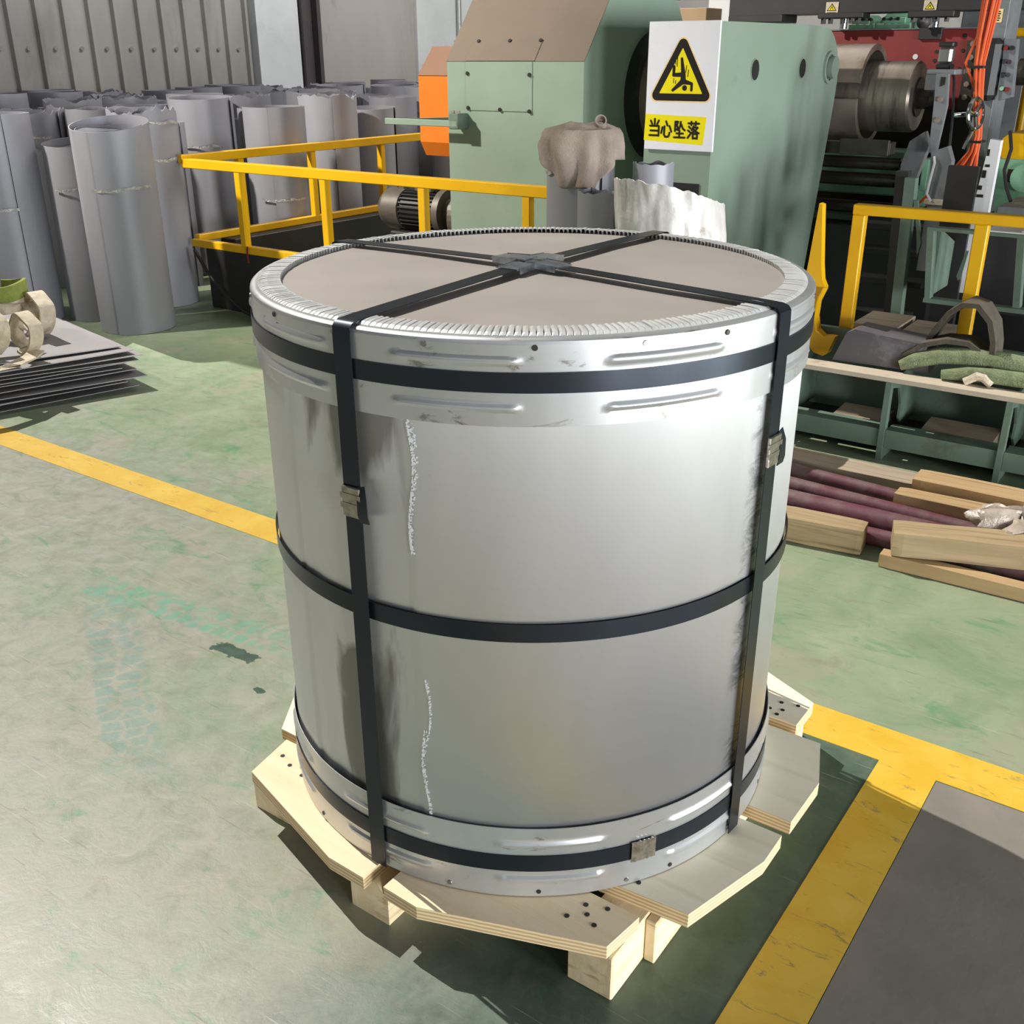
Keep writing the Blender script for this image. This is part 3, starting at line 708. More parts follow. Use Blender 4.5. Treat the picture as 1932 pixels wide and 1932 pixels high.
part('access_plate', B().prism(slope(0, 0, .0, .33, .003, .008), 'a', -2.80, -2.32), 'dust', hs, 'dusty upper half of the access plate')
for x, z in ((-2.785, 1.365), (-2.555, 1.36), (-2.35, 1.355), (-2.785, 1.55), (-2.35, 1.545)):
    part('screw', B().cyl((x, 3.397, z), (x, 3.388, z), .011, 8), 'hole', ap)
for x in (-2.76, -2.54, -2.33):
    part('screw', B().cyl((x, 3.4+.26*.31, 1.612+.328*.31), Vector((x, 3.4+.26*.31, 1.612+.328*.31))+Vector((0, dn.y, dn.z))*.014, .011, 8), 'hole', hs)
part('spindle_flange', B().tube_ring((-2.0, 4.2, 1.42), (-1.93, 4.2, 1.42), .10, .36, 48), 'black', hs)
part('spindle_ring', B().tube_ring((-1.93, 4.2, 1.42), (-1.89, 4.2, 1.42), .22, .31, 48), 'ringsteel', hs, 'rusty orange brown ring')
part('spindle_disc', B().cyl((-1.90, 4.2, 1.42), (-1.82, 4.2, 1.42), .29, 48).cyl((-1.82, 4.2, 1.42), (-1.575, 4.2, 1.42), .19, 32), 'darksteel', hs)
for k in range(4):
    t0 = PI/4+k*PI/2
    part('jaw', B().box(-1.82, -1.79, 4.2+.17*math.cos(t0)-.05, 4.2+.17*math.cos(t0)+.05, 1.42+.17*math.sin(t0)-.05, 1.42+.17*math.sin(t0)+.05, .01), 'darksteel', hs)
part('foot_plate', B().box(-3.0, -1.9, 3.36, 4.64, 0, .04), 'greendk', hs)
br = thing('stop_bar', 'thin green bar bracket sticking out left from the uncoiler housing', 'bracket', (-2.83, 3.36, 1.28))
part('bar', B().box(-3.36, -2.80, 3.30, 3.325, 1.262, 1.298, .003), 'green', br)
part('return_bar', B().prism([(-3.36, 3.325), (-3.335, 3.325), (-2.99, 3.86), (-3.02, 3.86)], 'z', 1.268, 1.292), 'green', br)
part('mount_block', B().box(-2.86, -2.79, 3.30, 3.40, 1.25, 1.335, .004), 'greendk', br)
part('bolt', B().cyl((-2.85, 3.33, 1.335), (-2.85, 3.33, 1.35), .012, 6).cyl((-2.81, 3.33, 1.335), (-2.81, 3.33, 1.35), .012, 6), 'ringsteel', br)
og = thing('chain_guard', 'bright orange guard box with sloped top, left of the green uncoiler housing', 'guard', (-3.85, 4.75, 0))
op = [(4.6, 1.05), (4.6, 1.508), (4.78, 1.70), (5.2, 1.70), (5.2, .92), (4.66, .95)]
part('cover', B().prism(op, 'a', -4.18, -3.3), 'orange', og)
ds = [(4.598, 1.508), (4.778, 1.702), (4.775, 1.706), (4.594, 1.512)]
part('sloped_top', B().prism(ds, 'a', -4.18, -3.3), 'orangedust', og, 'dusty brown sloped top')
part('leg', B().prism([(-3.96, 0), (-3.86, 0), (-3.86, .96), (-4.0, .96)], 'b', 4.75, 4.82), 'yellow', og, 'yellow flat leg')
part('leg', B().box(-3.45, -3.38, 4.75, 4.82, 0, .95), 'yellow', og, 'yellow flat leg')
mo = thing('electric_motor', 'grey finned electric motor lying low behind the yellow rail', 'motor', (-3.45, 3.75, 0))
MZ = .70
part('fan_cover', B().cyl((-3.70, 3.72, MZ), (-3.56, 3.72, MZ), .135, 32).cyl((-3.74, 3.72, MZ), (-3.70, 3.72, MZ), .11, 32, .135), 'motor', mo)
bb = B().cyl((-3.56, 3.72, MZ), (-3.25, 3.72, MZ), .115, 32)
for k in range(28):
    t0 = 2*PI*k/28; c, q = math.cos(t0), math.sin(t0)
    bb.prism([(3.72+.112*c-.004*q, MZ+.112*q+.004*c), (3.72+.112*c+.004*q, MZ+.112*q-.004*c), (3.72+.135*c+.004*q, MZ+.135*q-.004*c), (3.72+.135*c-.004*q, MZ+.135*q+.004*c)], 'a', -3.55, -3.26)
part('finned_body', bb, 'black', mo)
part('terminal_box', B().box(-3.46, -3.30, 3.66, 3.80, MZ+.12, MZ+.21, .012), 'motor', mo)
part('drive_flange', B().cyl((-3.25, 3.72, MZ), (-3.20, 3.72, MZ), .15, 32).cyl((-3.20, 3.72, MZ), (-3.05, 3.72, MZ), .09, 24), 'motor', mo)
part('lifting_lug', B().prism([(-3.62, MZ+.13), (-3.57, MZ+.13), (-3.575, MZ+.18), (-3.615, MZ+.18)], 'b', 3.69, 3.75), 'motor', mo)
part('stand', B().box(-3.62, -3.0, 3.58, 3.86, 0, MZ-.13, .01), 'black', mo)
part('drive_disc', B().tube_ring((-3.1, 3.72, MZ-.02), (-3.04, 3.72, MZ-.02), .10, .17, 32), 'motor', mo)

sa = thing('support_arm', 'tall green plate stand with two round holes and the fall warning sign on its end', 'machine', (-1.37, 4.0, 0))
pl = [(3.3, .02), (3.3, 1.792), (4.46, 1.795)]
pl += [(4.72+.30*math.sin(t), 1.49+.30*math.cos(t)) for t in [k*PI/2/8 for k in range(0, 9)]]
pl += [(5.0, 1.35), (4.72, .02)]
part('plate_body', B().prism(pl, 'a', -1.56, -1.18), 'green', sa)
for y in (3.76, 4.42):
    part('round_hole', B().tube_ring((-1.185, y, 1.57), (-1.176, y, 1.57), .050, .056, 24), 'green', sa)
    part('hole_shadow_disc', B().cyl((-1.185, y, 1.57), (-1.178, y, 1.57), .050, 24), 'black', sa, 'black disc painted as the shade in the round hole')  # black disc paints the shade inside the hole
part('pivot_boss', B().tube_ring((-1.18, 4.84, 1.57), (-1.165, 4.84, 1.57), .072, .09, 28).cyl((-1.18, 4.84, 1.57), (-1.135, 4.84, 1.57), .062, 28), 'green', sa)
part('opening_frame', B().box(-1.50, -1.23, 3.292, 3.30, .98, 1.04), 'black', sa, 'dark slot low in the end face')
part('foot', B().box(-1.62, -1.12, 3.25, 4.8, 0, .03), 'greendk', sa)

# ================================================================ SIGN
SX0, SX1, SZ0, SZ1 = -1.548, -1.162, 1.198, 1.795
sg = thing('warning_sign', 'large white fall warning sign with yellow triangle on the green stand', 'sign', (-1.355, 3.285, SZ0))
part('board', B().box(SX0, SX1, 3.278, 3.290, SZ0, SZ1, .002), 'signpaper', sg)
def rtri(s, rad, y):
    """rounded triangle about the sign's triangle centre, scaled outwards by s"""
    c = Vector((-1.355, 1.537)); P = [Vector((-1.355, 1.735)), Vector((-1.185, 1.437)), Vector((-1.525, 1.437))]
    P = [c+(p-c)*s for p in P]; out = []
    for i in range(3):
        p, q, n = P[i], P[i-1], P[(i+1) % 3]
        d1 = (q-p).normalized(); d2 = (n-p).normalized(); h = rad/math.tan(d1.angle(d2)/2)
        bis = (d1+d2).normalized(); cc = p+bis*(rad/math.sin(d1.angle(d2)/2))
        a = p+d1*h-cc; e = p+d2*h-cc
        a0 = math.atan2(a.y, a.x); a1 = math.atan2(e.y, e.x)
        while a1 > a0: a1 -= 2*PI
        out += [(cc.x+rad*math.cos(a0+(a1-a0)*k/8), cc.y+rad*math.sin(a0+(a1-a0)*k/8)) for k in range(9)]
    return out
def flat(poly, y, mtl, name, par): return part(name, B().prism(poly, 'b', y-.0006, y), mtl, par)
flat(rtri(1.10, .030, 0), 3.2776, 'signhalo', 'triangle_edge', sg)
flat(rtri(1.04, .026, 0), 3.2770, 'signblack', 'triangle_border', sg)
flat(rtri(.70, .002, 0), 3.2764, 'signyellow', 'triangle_field', sg)
def capsule(bb, p, q, r, y0, y1, n=8, r2=None):
    p = Vector(p); q = Vector(q); d = (q-p); a = math.atan2(d.y, d.x); r2 = r if r2 is None else r2
    poly = [(p.x+r*math.cos(a+PI/2+PI*k/n), p.y+r*math.sin(a+PI/2+PI*k/n)) for k in range(n+1)] + [(q.x+r2*math.cos(a-PI/2+PI*k/n), q.y+r2*math.sin(a-PI/2+PI*k/n)) for k in range(n+1)]
    bb.prism(poly, 'b', y0, y1)
def sp(px, py):      # sign drawing units (0..1040 across the board, 60..1900 down)
    return (SX0+(px-20)/(1000-20)*(SX1-SX0)*.985, SZ1-(py-62)/(1880-62)*(SZ1-SZ0))
bb = B(); y0, y1 = 3.2750, 3.2758
for k, (p, q, r, r2) in enumerate((((512, 575), (545, 800), .0065, .012), ((408, 685), (408, 800), .0075, .0075), ((408, 800), (545, 795), .0085, .011), ((545, 795), (545, 880), .012, .015), ((545, 890), (670, 920), .013, .0065), ((670, 920), (670, 1010), .0065, .0065), ((540, 890), (405, 1015), .013, .0065))):
    capsule(bb, sp(*p), sp(*q), r, y0-.0001*k, y1, r2=r2)
capsule(bb, sp(573, 978), sp(573, 982), .0125, y0-.001, y1)
for p, q in (((452, 555), (450, 680)), ((428, 605), (428, 650)), ((584, 670), (577, 765)), ((614, 730), (608, 820)), ((413, 850), (411, 910)), ((442, 878), (440, 920))): capsule(bb, sp(*p), sp(*q), .0018, y0, y1)
part('falling_figure', bb, 'signblack', sg, 'black falling figure pictogram')
part('caption_panel', B().prism([sp(25, 1360), sp(905, 1385), sp(872, 1785), sp(12, 1745)], 'b', 3.2772, 3.2778), 'signyellow', sg, 'yellow caption panel')
def text_part(txt, size, loc, mtl, par, w=1.0, bold=.0, gap=1.0, face='b'):
    cu = D.curves.new('caption', 'FONT'); cu.body = txt; cu.size = size; cu.offset = bold; cu.space_character = gap; cu.resolution_u = 3
    o = D.objects.new('caption_tmp', cu); COL.objects.link(o)
    bpy.context.view_layer.update()
    me = D.meshes.new_from_object(o.evaluated_get(bpy.context.evaluated_depsgraph_get()))
    D.objects.remove(o); D.curves.remove(cu)
    me.transform(Matrix.Diagonal((w, 1, 1, 1)))
    me.transform(Matrix.Rotation(PI/2, 4, 'X'))
    me.transform(Matrix.Translation(Vector(loc)-par.base))
    me.materials.clear(); me.materials.append(MT[mtl])
    q = link('caption', me); q.parent = par.o; q['label'] = 'printed lettering'
    return q
# the four characters, drawn stroke by stroke
def glyph(bb, strokes, ox, oy, w, h, t):
    for k, st in enumerate(strokes):
        pts = [sp(ox+x/100*w, oy+y/100*h) for x, y in st]
        for i in range(len(pts)-1): capsule(bb, pts[i], pts[i+1], t, 3.2755-.00003*k-.00002*i, 3.2770, 4)
bb = B(); T_ = .0048
DANG = [[(50, 2), (50, 40)], [(14, 12), (28, 32)], [(86, 10), (72, 32)], [(8, 42), (88, 42)], [(88, 42), (88, 98)], [(14, 69), (86, 69)], [(6, 96), (88, 96)]]
XIN = [[(16, 42), (6, 76)], [(34, 36), (32, 84), (42, 96), (66, 96), (76, 88), (80, 72)], [(46, 8), (60, 32)], [(78, 34), (96, 66)]]
ZHUI = [[(10, 6), (10, 60)], [(10, 6), (34, 6), (24, 26), (34, 40), (28, 52), (18, 50)], [(58, 6), (54, 30), (40, 54)], [(64, 22), (78, 44), (96, 54)], [(50, 56), (50, 94)], [(24, 72), (82, 72)], [(4, 95), (98, 95)]]
LUO = [[(4, 12), (96, 12)], [(30, 2), (30, 22)], [(68, 2), (68, 22)], [(10, 30), (24, 40)], [(4, 52), (20, 60)], [(4, 94), (26, 72)], [(52, 26), (36, 50)], [(50, 34), (86, 34), (66, 54), (32, 66)], [(48, 42), (66, 56), (98, 66)], [(48, 70), (48, 97)], [(48, 70), (84, 70), (84, 97)], [(48, 95), (84, 95)]]
for g, ox, oy in ((DANG, 85, 1425), (XIN, 258, 1440), (ZHUI, 452, 1445), (LUO, 650, 1448)): glyph(bb, g, ox, oy, 165, 255, T_)
part('caption', bb, 'signblack', sg, 'bold black Chinese caption lettering')

# ================================================================ ROLLS BESIDE THE COIL
t = thing('sheet_roll', 'grey sheet roll with a dirty cloth hung over its rim, behind the strapped coil', 'roll', (-1.66, 2.84, 0), 'upright rolls of grey sheet steel')
roll_parts(t, -1.66, 2.84, 1.305, .172, -.35, 0, tape=[(1.12, -2.4, -1.6)], seed=30)
RX, RY = -1.66, 2.84
def cl(u, v):
    an = math.radians(-132+156*u)
    hem = 1.10+.035*math.sin(u*9+.3)-.045*math.exp(-((u-.30)/.10)**2)-.045*math.exp(-((u-.60)/.05)**2)+.10*math.exp(-(u/.08)**2)+.07*max(0, u-.7)/.3
    fold = .019*math.sin(u*27+2*noise.noise((u*3, v*2, 0)))+.020*noise.noise((u*5.5, v*2.2, 3))
    if v < .32:
        k = v/.32; r = .01+.165*k; z = 1.322+.018*(1-k)+.012*math.sin(k*PI)*(1+noise.noise((u*4, k*3, 1)))+.012*noise.noise((u*6, k*2, 7))
    else:
        k = (v-.32)/.68; e = min(1, k*6); r = .175+.017*math.sin(e*PI/2); z = 1.322-.012*e-(1.31-hem)*k
        r += fold*min(1, .25+1.3*k)+.006
    return (RX+r*math.cos(an), RY+r*math.sin(an), z)
single('cloth', B().grid(cl, 90, 40), 'cloth', 'dirty beige cloth draped over the rim of the sheet roll behind the coil', 'cloth', (RX, RY-.1, 1.33))
o = D.objects['cloth']; md = o.modifiers.new('thickness', 'SOLIDIFY'); md.thickness = .006
single('cloth_loop', B().tube_ring((-1.53, 2.80, 1.345), (-1.51, 2.775, 1.362), .022, .028, 24).tube_ring((-1.53, 2.80, 1.335), (-1.525, 2.79, 1.34), .02, .03, 16), 'cloth', 'small rolled cuff of cloth standing on the draped sheet roll', 'cloth', (-1.52, 2.79, 1.33))
t = thing('sheet_roll', 'thin dark tube of sheet metal standing just behind the crumpled white roll', 'roll', (-1.30, 2.93, 0), 'upright rolls of grey sheet steel')
roll_parts(t, -1.30, 2.93, 1.165, .10, 2.4, .02, seed=31)
t = thing('sheet_roll', 'dark narrow sheet roll between the draped roll and the crumpled white roll', 'roll', (-1.42, 2.66, 0), 'upright rolls of grey sheet steel')
roll_parts(t, -1.42, 2.60, 1.06, .085, .8, .02, seed=33)
fr_ = thing('crumpled_roll', 'dented white wrapped roll with a ragged slanted rim, leaning behind the coil', 'roll', (-.93, 2.45, 0))
def foil(u, v):
    an = 2*PI*u; z = (1.10+.07*math.cos(an+1.92))*v
    c, q = math.cos(an), math.sin(an)
    r = .275+.020*noise.noise((c*1.7, q*1.7, z*2.0))+.012*noise.noise((c*3.6, q*3.6, z*5))+.005*noise.noise((c*9, q*9, z*12))-.045*v
    z += (.010*noise.noise((c*5, q*5, 9))+.006*noise.noise((c*14, q*14, 3)))*v
    return (-.93+.06-.09*v+r*c, 2.45+r*q, z)
part('wrapping', B().grid(foil, 160, 60, True), 'foil', fr_, solid=.006)
part('inner_turn', B().tube_ring((-.95, 2.45, .002), (-.97, 2.45, .98), .185, .195, 40), 'darksteel', fr_)

# ================================================================ RIGHT: floor bed, lever, timbers
bed = thing('line_bed', 'low green steel bed with gusset ribs along the floor, behind the timbers', 'machine', (.8, 2.75, 0))
part('top_flange', B().box(-.62, 3.2, 2.69, 2.79, .355, .378, .002), 'flange', bed, 'dusty beige top flange')
part('web_plate', B().box(-.62, 3.2, 3.16, 3.20, .0, .44), 'greendk', bed)
for x in (-.47, .014, .50, .985, 1.47):
    part('rib', B().box(x-.012, x+.012, 2.69, 2.73, 0, .355), 'greendk', bed)
    part('gusset', B().prism([(2.73, .355), (3.16, .355), (3.16, .08), (2.98, .08), (2.92, .13), (2.92, .20), (2.86, .29), (2.73, .32)], 'a', x-.005, x+.005), 'greendk', bed)
    part('foot', B().prism([(2.73, 0), (2.86, 0), (2.73, .09)], 'a', x-.01, x+.01), 'greendk', bed)
for x0, x1 in ((-.62, -.484), (-.456, .0), (.028, .486), (.514, .97), (.999, 1.455)):
    part('lower_angle', B().box(x0, x1, 2.700, 2.708, .058, .140).box(x0, x1, 2.708, 2.80, .132, .140), 'greendk', bed)
part('inner_shelf', B().box(-.62, 3.2, 2.81, 3.15, .04, .06), 'black', bed)
single('wood_offcut', B().prism([(2.84, .065), (3.02, .075), (3.02, .13), (2.84, .12)], 'a', -.26, -.03), 'board_grey', 'weathered wood offcut lying inside the left bay of the green bed', 'wood', (-.15, 2.9, .065))
single('wood_offcut', B().prism([(2.83, .065), (3.0, .075), (3.0, .14), (2.83, .125)], 'a', .14, .44), 'board_grey', 'weathered wood offcut lying inside the right bay of the green bed', 'wood', (.3, 2.9, .065))

lv = thing('lever', 'bright yellow hooked lever plate beside the green stand', 'lever', (-.43, 2.98, .38))
out = [(-.472, 1.035), (-.458, 1.03), (-.432, .77), (-.420, .70), (-.402, .668), (-.404, .655), (-.425, .60), (-.428, .53), (-.412, .470), (-.385, .445), (-.350, .450), (-.328, .448), (-.335, .425), (-.356, .365), (-.375, .352), (-.42, .362), (-.450, .39), (-.470, .46), (-.485, .56), (-.50, .69), (-.492, .78)]
part('plate', B().prism(out, 'b', 2.955, 3.0), 'yellow', lv)
part('strap_lip', B().ribbon([(-.400, 2.95, .668), (-.418, 2.945, .61), (-.424, 2.945, .54), (-.410, 2.947, .475), (-.375, 2.95, .45)], Vector((0, 1, 0)), .05, .006), 'yellow', lv)
rr_ = thing('guard_rail', 'dark ochre yellow guard rail in shade over the green bed, at the right', 'railing', (.4, 3.08, .4), 'yellow guard rails')
part('top_bar', B().box(-.35, 3.2, 3.05, 3.11, .985, 1.03, .004), 'yellow', rr_)
for x in (-.322, .20, .95): part('post', B().box(x-.028, x+.028, 3.055, 3.105, .44, .985, .004), 'yellow', rr_)
lg = thing('channel_ledge', 'green steel channel with bolt holes carrying the right guard rail', 'beam', (0, 3.1, .4))
part('channel', B().box(-.62, 3.2, 3.045, 3.155, .40, .44).box(-.62, 3.2, 3.02, 3.045, .40, .475), 'greendk', lg)
for x in (-.18, -.06, .09): part('bolt_hole', B().cyl((x, 3.02, .44), (x, 3.017, .44), .008, 8), 'hole', lg)
single('sheet_block', B().prism([(-.285, .38), (-.235, .51), (-.20, .53), (.11, .505), (.14, .385)], 'b', 2.82, 2.99), 'slate', 'dark grey folded sheet block lying on the green bed by the yellow lever', 'sheet', (-.1, 2.9, .38))
t = thing('web_sling', 'dark wide webbing sling arching up over the green bed', 'sling', (.24, 2.93, .39), 'slings on the green bed')
pts = [(.08, 2.97, .46), (.12, 2.96, .56), (.17, 2.95, .64), (.23, 2.94, .685), (.29, 2.93, .68), (.345, 2.92, .62), (.37, 2.91, .54), (.38, 2.90, .43)]
part('webbing_loop', B().ribbon(pts, Vector((0, 1, 0)), .15, .022), 'slingdark', t)
pts = [(.0, 2.88, .395), (.03, 2.88, .45), (.09, 2.88, .50), (.18, 2.89, .53), (.27, 2.9, .53), (.34, 2.9, .49)]
part('webbing_loop', B().ribbon(pts, Vector((0, 1, 0)), .13, .02), 'slingdark', t)
t = thing('round_sling', 'thick fuzzy green round sling coiled on the green bed at the right edge', 'sling', (.45, 2.86, .38), 'slings on the green bed')
part('sling_coil', B().pipe([(.02, 2.80, .405), (.08, 2.82, .435), (.17, 2.84, .465), (.28, 2.85, .475), (.40, 2.86, .475), (.55, 2.87, .46), (.7, 2.9, .43)], [.022, .034, .038, .038, .038, .038, .038], 12), 'slinggreen', t)
part('sling_coil', B().pipe([(.20, 2.78, .40), (.30, 2.79, .415), (.40, 2.80, .42), (.55, 2.81, .42), (.7, 2.83, .41)], [.02, .03, .032, .032, .03], 12), 'slinggreen', t)
part('end_eye', B().pipe([(.30, 2.765, .39), (.345, 2.765, .42), (.37, 2.77, .415), (.40, 2.78, .39)], .018, 8), 'webbing', t)

def beam(name, p0, p1, w, h, z0, mtl, label, cat='timber', z1=None, grp='timbers on the floor by the green bed', yaw=0):
    p0 = Vector(p0); p1 = Vector(p1); d = (p1-p0).normalized(); n = Vector((-d.y, d.x))
    z1 = z0 if z1 is None else z1
    L = (p1-p0).length; bm = bmesh.new(); bmesh.ops.create_cube(bm, size=1)
    bmesh.ops.subdivide_edges(bm, edges=[e for e in bm.edges if abs((e.verts[0].co-e.verts[1].co).x) > .5], cuts=6)
    bmesh.ops.bevel(bm, geom=[e for e in bm.edges if e.is_boundary or e.calc_face_angle(0) > .5], offset=.03, segments=1, affect='EDGES')
    for v in bm.verts:
        nz = noise.noise((v.co.x*4+p0.x*9, v.co.y*3, v.co.z*3+p0.y*5))*.05
        v.co = Vector((v.co.x*L, (v.co.y+nz)*w, (v.co.z+nz)*h))
    mid = (p0+p1)/2; o = link(name, None if False else D.meshes.new(name)); bm.to_mesh(o.data); bm.free(); o.data.materials.append(MT[mtl])
    o.location = W(mid.x, mid.y, (z0+z1)/2+h/2); o.rotation_euler = (0, -math.atan2(z1-z0, L), TH+math.atan2(d.y, d.x))
    o['label'] = label; o['category'] = cat; o['group'] = grp
    return o
beam('timber', (-.35, 1.66), (.262, 1.738), .10, .098, 0.002, 'timber', 'short weathered square timber with a worn end nearest the coil, on the floor')
beam('timber', (.345, 1.675), (1.5, 1.70), .055, .048, 0.002, 'timber_new', 'thin pale plank with nail knots lying lowest at the front right')
beam('timber', (.365, 1.705), (1.45, 2.05), .125, .088, 0.052, 'timber', 'thick cracked timber lying across the thin front plank', z1=.075)
beam('timber', (.268, 2.07), (1.4, 2.10), .09, .085, 0.045, 'timber_new', 'orange brown square timber lying on the maroon bars')
beam('timber', (.30, 2.20), (1.4, 2.22), .125, .045, .115, 'timber_new', 'wide sawn orange board behind the square timber on the bars')
beam('timber', (-.60, 2.285), (.285, 2.285), .13, .045, .062, 'board_grey', 'weathered grey board lying along the front of the green bed')
beam('timber', (-.60, 2.385), (1.3, 2.40), .09, .06, .002, 'board_grey', 'grey support plank under the boards beside the green bed')
def rod(name, p0, p1, r, label):
    return single(name, B().cyl(p0, p1, r, 16), 'purple', label, 'bar', ((p0[0]+p1[0])/2, (p0[1]+p1[1])/2, p0[2]-r), 'maroon bars under the timbers')
rod('round_bar', (-.5, 2.13, .105), (1.2, 2.115, .040), .030, 'maroon round bar farthest back, next to the grey board')
rod('round_bar', (-.5, 2.015, .085), (1.2, 2.008, .036), .034, 'maroon round bar third from the front timbers')
rod('round_bar', (-.5, 1.885, .058), (1.2, 1.918, .050), .048, 'thickest dusty maroon bar, running under the plastic bag')
rod('round_bar', (-.5, 1.79, .035), (1.2, 1.83, .035), .032, 'maroon round bar just behind the short weathered timber')
def bag(u, v):
    an = 2*PI*u; ph = PI*(v-.5); r = .09*(1+.75*noise.noise((math.cos(an)*2.4, math.sin(an)*2.4, v*4+2)))
    return (.72+1.5*r*math.cos(ph)*math.cos(an), 1.955+r*math.cos(ph)*math.sin(an), .14+.55*r*math.sin(ph))
single('plastic_bag', B().grid(bag, 48, 24, True), 'plastic', 'crumpled translucent plastic bag lying on the timbers at the right', 'bag', (.72, 1.95, .12))

# ================================================================ RIGHT: slitting line machinery
pf = thing('overhead_press', 'black overhead press beam with chrome guide rods and bolts above the red beam', 'machine', (-1.2, 5.85, 1.85))
part('beam', B().box(-2.3, .2, 5.82, 6.2, 1.895, 2.35), 'black', pf)
part('clamp_block', B().box(-1.64, -1.33, 5.80, 5.95, 1.862, 1.897, .006), 'black', pf)
part('clamp_block', B().box(-1.04, -.75, 5.80, 5.95, 1.855, 1.897, .006), 'black', pf)
part('end_block', B().box(-2.3, -1.90, 5.81, 6.1, 1.845, 1.897, .006), 'black', pf)
for x in (-1.61, -1.56, -1.42, -1.37, -1.01, -.95, -.86, -.80): part('nut', B().cyl((x, 5.84, 1.862), (x, 5.84, 1.83), .018, 6), 'black', pf)
for x in (-1.50, -.895): part('guide_rod', B().cyl((x, 5.93, 1.80), (x, 5.93, 1.895), .026, 20), 'chrome', pf)
for k, (x0, x1, z0, z1) in enumerate(((-1.592, -1.508, 1.888, 1.962), (-.948, -.868, 1.882, 1.956))):
    s2 = thing('warning_sign', ('small yellow triangle warning sign on the left of the black press beam', 'small yellow triangle warning sign on the black press beam above the air cylinder')[k], 'sign', ((x0+x1)/2, 5.815, z0), 'small machine warning signs')
    part('board', B().box(x0, x1, 5.812, 5.819, z0, z1), 'webbing', s2)
    xm = (x0+x1)/2; w = (x1-x0)*.40; zb = z0+.020; zt2 = z1-.008
    part('triangle_border', B().prism([(xm-w, zb), (xm+w, zb), (xm, zt2)], 'b', 5.8105, 5.812), 'signblack', s2)
    part('triangle_field', B().prism([(xm-w*.74, zb+.005), (xm+w*.74, zb+.005), (xm, zt2-.010)], 'b', 5.809, 5.8105), 'signyellow', s2)
    bb = B(); capsule(bb, (xm-.010, zb+.009), (xm+.002, zb+.028), .0022, 5.808, 5.809); capsule(bb, (xm+.010, zb+.009), (xm+.001, zb+.024), .0022, 5.808, 5.809)
    for q in range(6): bb.prism([(x0+.012+q*.0105, z0+.006), (x0+.019+q*.0105, z0+.006), (x0+.019+q*.0105, z0+.013), (x0+.012+q*.0105, z0+.013)], 'b', 5.811, 5.812)
    part('pictogram', bb, 'signblack', s2)
rb_ = thing('red_press_beam', 'dull red steel beam with holes behind the worn roller', 'machine', (-1.1, 6.1, 1.3))
part('beam', B().box(-1.75, -.60, 6.0, 6.25, 1.30, 1.79, .004), 'red', rb_)
part('top_flange', B().box(-1.75, -.60, 5.99, 6.3, 1.79, 1.797), 'greypaint', rb_)
part('black_block', B().box(-1.0, -.853, 5.97, 6.05, 1.727, 1.80, .003), 'black', rb_)
part('round_hole', B().cyl((-1.009, 6.0, 1.624), (-1.009, 5.996, 1.624), .017, 20), 'white', rb_, 'white disc painted as light through a round hole')  # white disc paints the light showing through the hole
for x, z in ((-.875, 1.655), (-.88, 1.60), (-.71, 1.75), (-.71, 1.66), (-.715, 1.55)): part('round_hole', B().cyl((x, 6.0, z), (x, 5.996, z), .012, 16), 'hole', rb_)
part('bolt_strip', B().box(-.68, -.60, 5.96, 6.0, 1.30, 1.72), 'darksteel', rb_)
for z in (1.70, 1.62, 1.54, 1.46, 1.38): part('bolt', B().cyl((-.64, 5.96, z), (-.64, 5.93, z), .018, 6), 'ringsteel', rb_)
part('stand', B().box(-1.75, -.60, 6.05, 6.2, 0, 1.30), 'hole', rb_)

mr = thing('mandrel_roller', 'worn steel roller drum inside a cut open rusty ring, right of the green stand', 'machine', (-1.1, 5.4, 1.40))
A0 = Vector((-1.62, 5.4, 1.402)); A1 = Vector((-1.075, 5.4, 1.402))
part('cut_ring', B().tube_ring(A0, A1, .262, .300, 48, -1.62, 1.30).tube_ring(A0, A1, .262, .300, 40, 1.62, 4.60), 'ringsteel', mr, 'rusty ring cut open at the side')
part('drum', B().cyl((-1.3, 5.4, 1.395), (-.80, 5.4, 1.395), .208, 64).cyl((-.80, 5.4, 1.395), (-.785, 5.4, 1.395), .208, 64, .196), 'steel', mr)
part('back_plate', B().cyl((-1.60, 5.4, 1.40), (-1.56, 5.4, 1.40), .262, 48), 'hole', mr)
part('end_cap', B().cyl((-.785, 5.4, 1.395), (-.775, 5.4, 1.395), .115, 40), 'darksteel', mr)
part('shaft_nut', B().cyl((-.78, 5.4, 1.385), (-.70, 5.4, 1.385), .062, 6).cyl((-.70, 5.4, 1.385), (-.665, 5.4, 1.385), .070, 24).cyl((-.665, 5.4, 1.385), (-.62, 5.4, 1.385), .052, 6), 'darksteel', mr)
gb = thing('guard_tray', 'dark grey tray bar running below the worn roller', 'beam', (-1.0, 5.3, 1.08))
part('tray', B().box(-1.5, -.80, 5.0, 5.12, 1.075, 1.15, .004), 'darksteel', gb)
part('lip', B().box(-1.1, -.80, 4.97, 5.0, 1.075, 1.165, .002), 'darksteel', gb)
pc = thing('pneumatic_clamp', 'grey clamp arm with an upright silver air cylinder, right of the worn roller', 'machine', (-.35, 4.2, .9))
part('cylinder_body', B().box(-.428, -.360, 4.36, 4.43, 1.595, 1.675, .012), 'alu', pc, 'silver air cylinder')
part('cylinder_cap', B().box(-.432, -.356, 4.355, 4.435, 1.675, 1.70, .006), 'black', pc)
part('cylinder_cap', B().box(-.432, -.356, 4.355, 4.435, 1.57, 1.595, .006), 'black', pc)
part('bracket', B().box(-.44, -.30, 4.24, 4.45, 1.545, 1.57, .003).box(-.44, -.37, 4.24, 4.42, 1.47, 1.545, .003), 'greypaint', pc)
